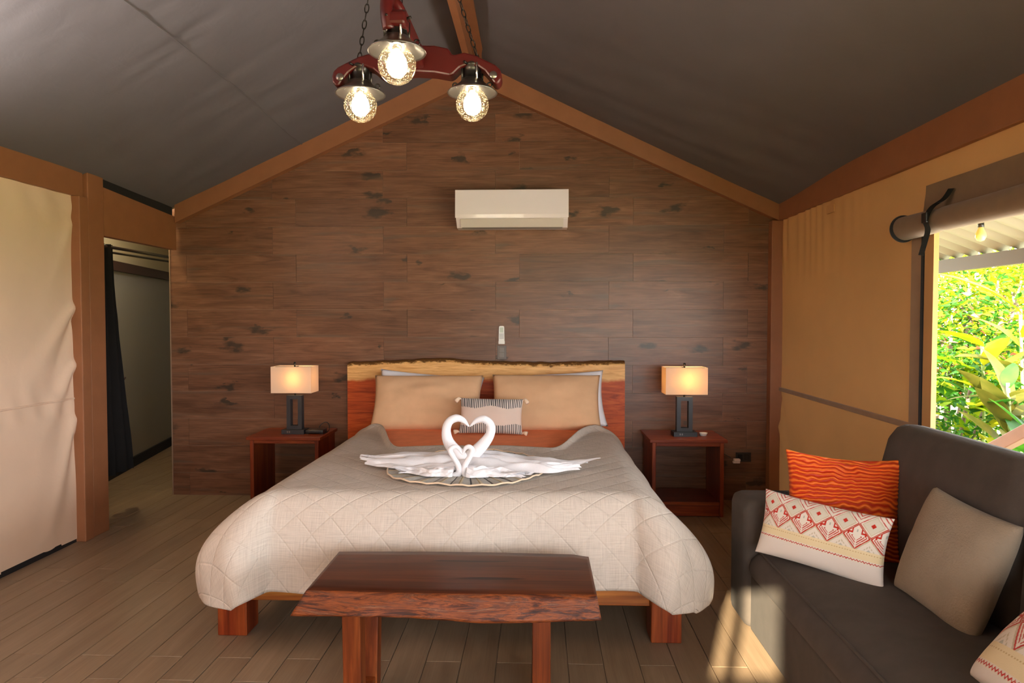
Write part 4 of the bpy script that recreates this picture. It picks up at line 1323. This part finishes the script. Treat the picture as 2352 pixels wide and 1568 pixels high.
for g in (gl, gr, gm):
    lamp_parts(g.x - CHX, g.y - CHY, g.z - CHZ)
# chains
lb_ = bmesh.new()
ring = []
for k in range(17):
    a = 2 * PI * k / 16
    ring.append((0.0065 * math.cos(a), 0, 0.0155 * math.sin(a)))
tube(lb_, ring, 0.0019, 6)
link_me = bm_mesh('chain_link', lb_, True); link_me.materials.append(MATS['chain_metal'])
def chain(a, b):
    a, b = Vector(a), Vector(b)
    d = b - a; n = int(d.length / 0.0262)
    qd = d.to_track_quat('Z', 'Y')
    for k in range(n):
        p = a + d * ((k + 0.5) / n)
        o = link('chain_link', link_me, None, ch, p)
        o.rotation_euler = (qd @ Euler((0, 0, PI / 2 * (k % 2) + 0.5)).to_quaternion()).to_euler()
top = Vector((-0.462 - CHX, 0, 3.012 - CHZ))
for s, px in ((-1, (822, 150)), (1, (1105, 152))):
    p0 = PY(px[0], px[1], 2.30)
    chain((p0.x - CHX, 0, p0.z - CHZ - 0.012), (top.x, 0.0 + 0.02 * s, top.z))
chain((-0.006, -0.262, 0.125), (top.x + 0.02, -0.04, top.z))
link('ceiling_hook', tube_mesh('ceiling_hook', catmull([(top.x, 0, top.z + 0.01), (top.x, 0, top.z - 0.012), (top.x + 0.014, 0, top.z - 0.024), (top.x + 0.022, 0, top.z - 0.008)], 5), 0.004, 8), 'chain_metal', ch)

# ================================================================== SOFA
so = thing('sofa', 'dark grey fabric sofa with cup holder in its arm, under the window', 'sofa', (1.25, 2.0, 0))
SOFF = Vector((1.25, 2.0, 0))
def soft_box(name, b, bev, seg=5, puff=0.0, sub=0):
    bm = bmesh.new()
    box(bm, *b)
    bmesh.ops.bevel(bm, geom=list(bm.edges), offset=bev, segments=seg, profile=0.5, affect='EDGES')
    return bm_mesh(name, bm, True)
def spart(name, b, bev, mat='sofa_grey', seg=5):
    cx, cy, cz = (b[0] + b[1]) / 2, (b[2] + b[3]) / 2, (b[4] + b[5]) / 2
    me = soft_box(name, (b[0] - cx, b[1] - cx, b[2] - cy, b[3] - cy, b[4] - cz, b[5] - cz), bev, seg)
    return link(name, me, mat, so, Vector((cx, cy, cz)) - SOFF)
spart('base', (0.868, 1.60, 1.16, 2.79, 0.035, 0.268), 0.015)
# seat cushion: rounded nose, gently rising to the back
def seat_fn():
    prof = [(0.90, 0.262), (0.866, 0.268), (0.852, 0.285), (0.850, 0.310), (0.858, 0.338), (0.875, 0.358), (0.905, 0.374), (0.96, 0.392), (1.05, 0.402), (1.18, 0.405), (1.30, 0.398), (1.42, 0.385), (1.42, 0.262)]
    bm = bmesh.new()
    cols = []
    ys = np.linspace(1.165, 2.785, 34)
    for y in ys:
        e = min(y - 1.165, 2.785 - y)
        k = sstep(0, 0.06, e)
        cols.append([bm.verts.new((p[0] - 1.25 + (1 - k) * 0.012, y - 2.0, 0.262 + (p[1] - 0.262) * (0.90 + 0.10 * k) + (0.004 * fbm(p[0] * 4, y * 3, 0) if 0.28 < p[1] else 0))) for p in prof])
    n = len(prof)
    for a, b in zip(cols, cols[1:]):
        for j in range(n):
            bm.faces.new((a[j], a[(j + 1) % n], b[(j + 1) % n], b[j]))
    bm.faces.new(cols[0][::-1]); bm.faces.new(cols[-1])
    return bm_mesh('seat', bm, True)
link('seat', seat_fn(), 'sofa_grey', so)
link('seat_piping', tube_mesh('seat_piping', [(0.892 - 1.25, y - 2.0, 0.3705) for y in np.linspace(1.18, 2.77, 20)], 0.0055, 6), 'sofa_grey', so)
for (y0, y1) in ((2.775, 3.01), (0.93, 1.165)):
    a = spart('arm', (0.842, 1.62, y0, y1, 0.035, 0.565), 0.045, seg=6)
    yc = (y0 + y1) / 2 + 0.01
    link('cup_holder', lathe('cup_holder', [(0.048, 0.001), (0.045, 0.004), (0.041, 0.003), (0.040, -0.05), (0.0, -0.05)], 28), 'black_plastic', a, Vector((1.02, yc, 0.567)) - SOFF - a.location)
    link('cup_floor', lathe('cup_floor', [(0.0, 0.0018), (0.041, 0.0018), (0.041, 0.0005), (0, 0.0005)], 28), 'black_void', a, Vector((1.02, yc, 0.567)) - SOFF - a.location)
# backrest cushions, leaning, rounded on top
def back_mesh(y0, y1):
    prof = [(1.36, 0.36), (1.352, 0.45), (1.362, 0.60), (1.385, 0.75), (1.412, 0.845), (1.440, 0.880), (1.475, 0.892), (1.515, 0.886), (1.560, 0.862), (1.60, 0.80), (1.63, 0.60), (1.63, 0.05), (1.50, 0.05), (1.45, 0.30)]
    bm = bmesh.new(); cols = []
    ys = [y0, y0 + 0.006, y0 + 0.02, y0 + 0.05, y0 + 0.10] + list(np.linspace(y0 + 0.16, y1 - 0.16, 10)) + [y1 - 0.10, y1 - 0.05, y1 - 0.02, y1 - 0.006, y1]
    for y in ys:
        e = min(y - y0, y1 - y)
        k = math.sqrt(max(0.0, 1 - (1 - min(e, 0.06) / 0.06) ** 2))
        k2 = sstep(0, 0.12, e)
        cols.append([bm.verts.new((1.50 + (p[0] - 1.50) * (0.62 + 0.38 * k) - 1.25, y - 2.0, p[1] - (0.055 * (1 - k) + 0.012 * (1 - k2)) * (1 if p[1] > 0.7 else 0))) for p in prof])
    n = len(prof)
    for a, b in zip(cols, cols[1:]):
        for j in range(n): bm.faces.new((a[j], a[(j + 1) % n], b[(j + 1) % n], b[j]))
    bm.faces.new(cols[0][::-1]); bm.faces.new(cols[-1])
    return bm_mesh('backrest', bm, True)
link('backrest', back_mesh(1.99, 2.83), 'sofa_grey', so)
link('backrest', back_mesh(1.13, 1.985), 'sofa_grey', so)
for (x, y) in ((0.92, 2.95), (0.92, 1.0), (1.55, 2.95), (1.55, 1.0)):
    link('foot', lathe('foot', [(0.0, 0.0), (0.02, 0.0), (0.024, 0.036), (0.0, 0.036)], 14), 'black_plastic', so, Vector((x, y, 0)) - SOFF)

# ---- cushions on the sofa
def basis(xdir, up):
    xd = Vector(xdir).normalized(); zd = Vector(up); zd = (zd - xd * zd.dot(xd)).normalized()
    yd = zd.cross(xd)
    return Matrix((xd, yd, zd)).transposed().to_euler()
def motif(u, v):
    """printed geometric band: lozenges above, hooked chevrons below, cream ribbon, plain cotton"""
    white = (0.78, 0.70, 0.60); red = (0.52, 0.030, 0.016); beige = (0.58, 0.49, 0.34); cream = (0.80, 0.66, 0.40); pale = (0.66, 0.60, 0.50)
    if v < 0.30: return (0.78, 0.70, 0.62)
    if v < 0.345:
        zz = 0.322 + 0.010 * (abs(((u * 46) % 1) - 0.5) * 4 - 1)
        return red if abs(v - zz) < 0.007 else (0.80, 0.72, 0.60)
    if v < 0.475:
        if abs(v - 0.435) < 0.006 and (u * 52) % 1 < 0.5: return (0.60, 0.42, 0.20)
        return cream
    N = 5.0
    X = (u * N) % 1 - 0.5
    V = (v - 0.835) / 0.36
    d = 2 * abs(X) + 2 * abs(V)
    if d < 1.0:
        if d > 0.92: return red
        if d > 0.80: return white
        if d > 0.72: return beige
        if d < 0.20: return red
        gx, gv = (X + V) * 13 % 1, (X - V) * 13 % 1
        return pale if (gx < 0.35 or gv < 0.35) else (0.70, 0.64, 0.50)
    if V > 0:
        d3 = 2 * abs(abs(X) - 0.5) + 2 * abs(V - 0.5)
        return red if (0.30 < d3 < 0.42 or d3 < 0.08 or 0.62 < d3 < 0.70) else white
    Xs = abs(X) - 0.5
    Vs = V + 0.52
    d2 = 2 * abs(Xs) + 2 * abs(Vs)
    if d2 < 1.0:
        if d2 > 0.90: return red
        if Vs < 0.04:
            if abs(Xs) < 0.018 : return white
            return red if (d2 * 5.2) % 1 > 0.55 and d2 > 0.22 else white
        # hooks on the upper flanks
        q = (d2 * 4.0) % 1
        if 0.28 < abs(Xs) < 0.34 and Vs < 0.16: return red
        if 0.14 < abs(Xs) < 0.34 and 0.11 < Vs < 0.17: return red
        if 0.14 < abs(Xs) < 0.20 and 0.11 < Vs < 0.30: return red
        if abs(Xs) < 0.03 and abs(Vs - 0.22) < 0.05: return (0.45, 0.45, 0.38)
        return white
    d4 = 2 * abs(X) + 2 * abs(V + 1.0)
    if d2 < 1.14: return beige
    if d4 < 0.16: return (0.50, 0.48, 0.40)
    return beige if 0.34 < d4 < 0.46 and (u * 60) % 1 < 0.6 else white
def cush(name, mat, w, h, d, c, xdir, up, label, **kw):
    o = link(name, pillow_mesh(name, w, h, d, **kw), mat, None, c, basis(xdir, up))
    return tag(o, label, 'cushion')
def pleat(u, v):
    """wavy horizontal pleats of the orange velvet: height 0..1"""
    ph = v * 34 + 1.1 * fbm(u * 2.2, v * 4, 1.0, 2) + 0.8 * fbm(u * 9, v * 8, 4.0, 2)
    return (0.5 + 0.5 * math.sin(ph * 2 * PI * 0.75)) ** 1.4 * (0.55 + 0.45 * (0.5 + 0.5 * fbm(u * 6, v * 16, 8.0, 2)))
def velvet(u, v):
    k = pleat(u, v)
    return (0.42 + 0.55 * k, 0.016 + 0.20 * k, 0.002 + 0.022 * k)  # crease shade and crest highlights put into the pleat colour
oc = cush('sofa_cushion', 'orange_velvet', 0.435, 0.415, 0.13, (1.175, 2.655, 0.575), (1, -0.10, -0.07), (0.03, 0.20, 1),
     'bright orange pleated velvet cushion standing against the sofa arm', nu=110, nv=260, pinch=0.10, ex=0.40, seed=6, color=velvet)
for vtx in oc.data.vertices:
    x, y, z = vtx.co
    u, v = x / 0.435 + 0.5, z / 0.415 + 0.5
    if abs(y) > 0.004:
        vtx.co.y += (-1 if y < 0 else 1) * 0.009 * (pleat(u, v) - 0.4) * min(1, abs(y) / 0.03)
lum = cush('sofa_cushion', 'printed_cotton', 0.475, 0.245, 0.105, (1.030, 2.505, 0.513), (0.29, -0.325, -0.012), (0.20, 0.17, 1),
     'white lumbar cushion with red geometric band leaning on the orange cushion', nu=300, nv=160, pinch=0.07, ex=0.42, color=motif, seed=7)
cush('sofa_cushion', 'boucle', 0.365, 0.365, 0.15, (1.285, 2.14, 0.560), (0.04, -0.40, -0.03), (0.34, 0.05, 1),
     'plain taupe boucle cushion leaning on the sofa backrest', nu=50, nv=50, pinch=0.05, ex=0.38, seed=8)
cush('sofa_cushion', 'printed_cotton', 0.48, 0.30, 0.17, (1.20, 1.46, 0.52), (0.05, -0.46, -0.02), (0.72, 0.10, 0.66),
     'white cushion with red geometric print lying beside the taupe cushion', nu=300, nv=160, pinch=-0.02, ex=0.33, color=lambda u, v: motif(u, 0.23 + 0.77 * v), seed=9)

# ================================================================== ROLLED BLIND OVER THE WINDOW
blr = thing('window_blind', 'rolled-up tan canvas window blind tied with a black strap', 'blind', (1.665, 3.2, 1.715))
BO = Vector((1.665, 3.2, 1.715))
def roll_fn(u, v):
    a = 2 * PI * v
    y = 3.195 - 2.2 * u
    r = 0.052 * (1 + 0.05 * math.sin(a * 2 + y * 5)) - 0.006 * math.exp(-((y - 2.9) / 0.03) ** 2)
    return (r * math.cos(a), y - 3.2, r * math.sin(a))
link('roll', grid('roll', 70, 24, roll_fn), 'blind_canvas', blr)
sp = [(0.0535 * math.cos(2 * PI * k / 32), -0.010, 0.0535 * math.sin(2 * PI * k / 32)) for k in range(33)]
link('edge_binding', tube_mesh('edge_binding', sp, 0.009, 8), 'black_webbing', blr)
link('roll_end', lathe('roll_end', [(0.0, 0.0), (0.051, 0.0), (0.051, 0.004), (0, 0.004)], 24), 'blind_canvas', blr, (0, -0.004, 0), (PI / 2, 0, 0))
link('flap', grid('flap', 30, 8, lambda u, v: (0.030 + 0.012 * v + 0.003 * fbm(u * 9, v * 2, 0), 3.09 - 2.1 * u - 3.2, 0.035 + 0.14 * v)), 'blind_canvas', blr)
def ribbon(name, pts, w, side):
    bm = bmesh.new()
    pts = [Vector(p) for p in pts]; sd = Vector(side)
    L = [bm.verts.new(p - sd * w / 2) for p in pts]; Rr = [bm.verts.new(p + sd * w / 2) for p in pts]
    for i in range(len(pts) - 1): bm.faces.new((L[i], L[i + 1], Rr[i + 1], Rr[i]))
    bmesh.ops.solidify(bm, geom=list(bm.faces), thickness=0.003)
    return bm_mesh(name, bm, True)
ys0 = 2.885 - 3.2
rp_ = catmull([(0.030, ys0, 0.125), (0.005, ys0 + 0.005, 0.085), (-0.040, ys0 + 0.012, 0.050), (-0.060, ys0 + 0.02, 0.0), (-0.050, ys0 + 0.02, -0.040), (-0.044, ys0 + 0.045, -0.075), (-0.040, ys0 + 0.07, -0.11), (-0.040, ys0 + 0.085, -0.140)], 6)
link('strap', ribbon('strap', rp_, 0.042, (0, 1, 0.15)), 'black_webbing', blr)
link('buckle', boxm('buckle', (-0.068, -0.058, ys0 + 0.002, ys0 + 0.040, -0.012, 0.030), 0.003), 'black_plastic', blr)

# ================================================================== OUTSIDE THE WINDOW
GZ = -0.35
gr_ = struct(link('ground', grid('ground', 40, 40, lambda u, v: (-40 + 90 * u, -40 + 90 * v, GZ + 0.05 * fbm(u * 40, v * 40, 0, 2)), True), 'ground'))
struct(box_obj('deck', (XR + 0.05, 2.75, 0.4, 7.0, -0.12, -0.06), 'deck'), 'narrow boarded deck outside the window')
struct(box_obj('bounce_ground', (2.76, 7.5, -9.0, 3.6, GZ - 0.1, GZ + 0.09), 'bounce_gravel'), 'added pale gravel reflecting light into the tent')  # added pale ground that bounces light up into the tent
struct(box_obj('deck_front', (-3.0, 2.2, -3.4, YF - 0.06, -0.12, -0.06), 'deck'), 'boarded deck in front of the tent')
pr = thing('porch_roof', 'corrugated metal porch roof outside the window', 'roof', (XR + 0.05, 4.5, 2.1))
def corr(u, v):
    x = 0.03 + 1.06 * u; y = -6.0 + 8.5 * v  # roof runs on unseen towards the front, to block sky light
    return (x, y, 0.03 - 0.40 * u + 0.018 * math.sin(y * 2 * PI / 0.15))
cs = link('metal_sheet', grid('metal_sheet', 4, 700, corr), 'galvanised', pr)
link('eave_board', boxm('eave_board', (1.02, 1.07, -6.0, 2.5, -0.47, -0.385)), 'eave_board', pr)
lbp = PX(2253, 522, 2.45)
sb = thing('string_bulb', 'small clear filament bulb hanging under the porch roof', 'bulb', lbp)
link('bulb_glass', lathe('bulb_glass', [(0.012, 0.0), (0.016, -0.012), (0.026, -0.035), (0.028, -0.052), (0.018, -0.072), (0, -0.078)], 18), 'bulb_amber', sb)
link('bulb_socket', lathe('bulb_socket', [(0, 0.03), (0.015, 0.03), (0.016, 0.0), (0, 0.0)], 14), 'black_plastic', sb)
link('wire', tube_mesh('wire', [(0, 0, 0.03), (0, 0, 0.12)], 0.003, 6), 'black_plastic', sb)
hr = thing('handrail', 'brown sloping wooden handrail outside the window', 'handrail', (2.62, 3.8, GZ))
link('rail', prism('rail', [(-0.75, 1.47), (0.40, 0.84), (0.40, 0.76), (-0.75, 1.39)], -0.03, 0.03, 'X', 0.004), 'rail_paint', hr)
for y, z in ((-0.65, 1.38), (0.32, 0.84)):
    link('post', boxm('post', (-0.03, 0.03, y - 0.03, y + 0.03, 0.0, z - 0.02), 0.004), 'rail_paint', hr)

# plants
def blade(name, L, W, droop, nseg=9, fold=0.25):
    verts, faces, uvs = [], [], []
    for k in range(nseg + 1):
        t = k / nseg
        w = W * math.sin(PI * min(1, t * 0.93 + 0.07)) ** 0.75 * (1 - 0.15 * t) if 0 < t < 1 else W * 0.04
        y = L * t; z = -droop * L * t * t
        for s in (-1, 0, 1):
            verts.append((s * w / 2, y, z + (abs(s) * w * fold * 0.5 if s else 0) + 0.012 * W * math.sin(t * 17) * abs(s)))
    for k in range(nseg):
        for s in range(2):
            a = k * 3 + s
            faces.append((a, a + 1, a + 4, a + 3))
    return mesh_from(name, verts, faces, None, True)
leaf_meshes = []
for i, (L, W, dr) in enumerate(((0.62, 0.20, 0.18), (0.52, 0.13, 0.35), (0.75, 0.17, 0.30), (0.42, 0.17, 0.12))):
    for mname in ('leaf_yellow', 'leaf_lime', 'leaf_green', 'leaf_olive'):
        m_ = blade('leaf', L, W, dr); m_.materials.append(MATS[mname]); leaf_meshes.append((i, mname, m_))
def pick(r, kinds):
    c = [m for (i, n, m) in leaf_meshes if n in kinds]
    return c[r.randrange(len(c))]
def big_plant(x, y, h, n, kinds, label, seed):
    r = random.Random(seed)
    t = thing('broadleaf_plant', label, 'plant', (x, y, GZ), None, 'broad-leaved plants outside the window')
    bm = bmesh.new()
    tube(bm, catmull([(0, 0, 0), (0.02, 0.01, h * 0.5), (0.0, 0.03, h)], 4), 0.014, 7)
    link('stem', bm_mesh('stem', bm, True), 'stem_green', t)
    for k in range(n):
        z = h * (0.30 + 0.70 * (k + 0.5) / n)
        a = k * 2.4 + r.uniform(-.4, .4)
        o = link('leaf', pick(r, kinds), None, t, (0, 0, z))
        o.rotation_euler = Euler((r.uniform(0.15, 1.05), r.uniform(-.4, .4), a), 'XYZ')
        s = r.uniform(0.75, 1.25); o.scale = (s, s, s)
big_plant(3.75, 5.55, 1.15, 11, ('leaf_green', 'leaf_olive'), 'broad-leaved dark green plant close to the handrail', 1)
big_plant(4.05, 6.35, 1.45, 12, ('leaf_yellow', 'leaf_lime'), 'tall broad-leaved plant with sunlit yellow leaves', 2)
big_plant(3.55, 5.0, 0.95, 11, ('leaf_green',), 'low broad-leaved green plant just beyond the deck', 3)
big_plant(4.35, 6.3, 1.75, 12, ('leaf_yellow', 'leaf_olive', 'leaf_lime'), 'tallest broad-leaved plant with yellow and olive leaves', 4)
big_plant(3.95, 5.85, 1.00, 12, ('leaf_olive', 'leaf_green', 'leaf_lime'), 'broad-leaved plant with mixed olive and green leaves', 5)
big_plant(4.6, 7.3, 1.35, 12, ('leaf_lime', 'leaf_green'), 'broad-leaved lime green plant in front of the shrubs', 6)
big_plant(4.15, 6.75, 1.1, 11, ('leaf_green', 'leaf_lime'), 'broad-leaved bright green plant between the taller ones', 7)
def shrub(x, y, z, rx, ry, rz, n, mats, label, seed, size=0.085):
    t = thing('leafy_shrub', label, 'shrub', (x, y, GZ), None, 'leafy shrubs behind the broad-leaved plants')
    rg = np.random.default_rng(seed)
    bm = bmesh.new()
    for k in range(5):
        a = rg.uniform(0, 2 * PI)
        tube(bm, catmull([(0, 0, 0), (0.2 * math.cos(a), 0.2 * math.sin(a), (z - GZ) * 0.5), (rx * 0.6 * math.cos(a), ry * 0.6 * math.sin(a), z - GZ + rz * 0.5)], 4), [0.03] * 4 + [0.02] * 4 + [0.01], 6)
    link('branches', bm_mesh('branches', bm, True), 'bark', t)
    for mi, (mname, frac) in enumerate(mats):
        m = int(n * frac)
        d = rg.normal(size=(m, 3)); d /= np.linalg.norm(d, axis=1)[:, None]
        rad = rg.uniform(0.45, 1.0, m) ** 0.5
        c = d * rad[:, None] * np.array([rx, ry, rz]) + np.array([0, 0, z - GZ])
        ax = rg.normal(size=(m, 3)); ax[:, 2] *= 0.5; ax /= np.linalg.norm(ax, axis=1)[:, None]
        nn = rg.normal(size=(m, 3)) + np.array([0, 0, 1.2])
        nn -= ax * (nn * ax).sum(1)[:, None]; nn /= np.linalg.norm(nn, axis=1)[:, None]
        sd = np.cross(nn, ax)
        L = size * rg.uniform(0.7, 1.5, m)[:, None]; W = L * 0.42
        v = np.stack([c - ax * L * .5, c - ax * L * .1 + sd * W * .5 + nn * L * .08, c + ax * L * .55 - nn * L * .12, c - ax * L * .1 - sd * W * .5 + nn * L * .08, c - ax * L * 0.08], 1).reshape(-1, 3)
        base = np.arange(m) * 5
        f = np.concatenate([np.stack([base, base + 1, base + 4], 1), np.stack([base + 1, base + 2, base + 4], 1), np.stack([base + 2, base + 3, base + 4], 1), np.stack([base + 3, base, base + 4], 1)])
        me = bpy.data.meshes.new('foliage')
        me.from_pydata(v.tolist(), [], f.tolist())
        o = link('foliage', me, mname, t); o['kind'] = 'stuff'
shrub(5.1, 8.1, 1.35, 0.9, 0.9, 0.75, 2600, (('leaf_lime', .55), ('leaf_green', .25), ('leaf_yellow', .20)), 'dense small-leaved lime shrub behind the yellow plants', 21)
shrub(4.5, 7.6, 1.05, 0.6, 0.7, 0.6, 1800, (('leaf_green', .5), ('leaf_lime', .4), ('leaf_red', .1)), 'darker small-leaved shrub with a few red leaves', 22)
shrub(6.0, 9.4, 1.7, 1.1, 1.1, 1.0, 3000, (('leaf_lime', .6), ('leaf_yellow', .3), ('leaf_red', .1)), 'large sunlit shrub with red-tinged leaves under the eave', 23, 0.10)
shrub(5.9, 8.2, 1.2, 0.9, 0.8, 0.9, 2400, (('leaf_lime', .5), ('leaf_yellow', .5)), 'rounded yellow-green shrub at the far side of the garden', 24)
shrub(7.4, 11.2, 1.9, 1.6, 1.6, 1.5, 3600, (('leaf_green', .5), ('leaf_lime', .5)), 'tallest green shrub closing the garden behind', 25, 0.13)
shrub(4.1, 6.9, 0.55, 0.6, 0.8, 0.5, 1500, (('leaf_green', .75), ('leaf_lime', .25)), 'low dark green shrub at the feet of the plants', 26)
shrub(9.6, 12.6, 1.7, 1.4, 1.4, 1.3, 2600, (('leaf_lime', .7), ('leaf_yellow', .3)), 'pale sunlit shrub beyond the tallest green one', 27, 0.13)
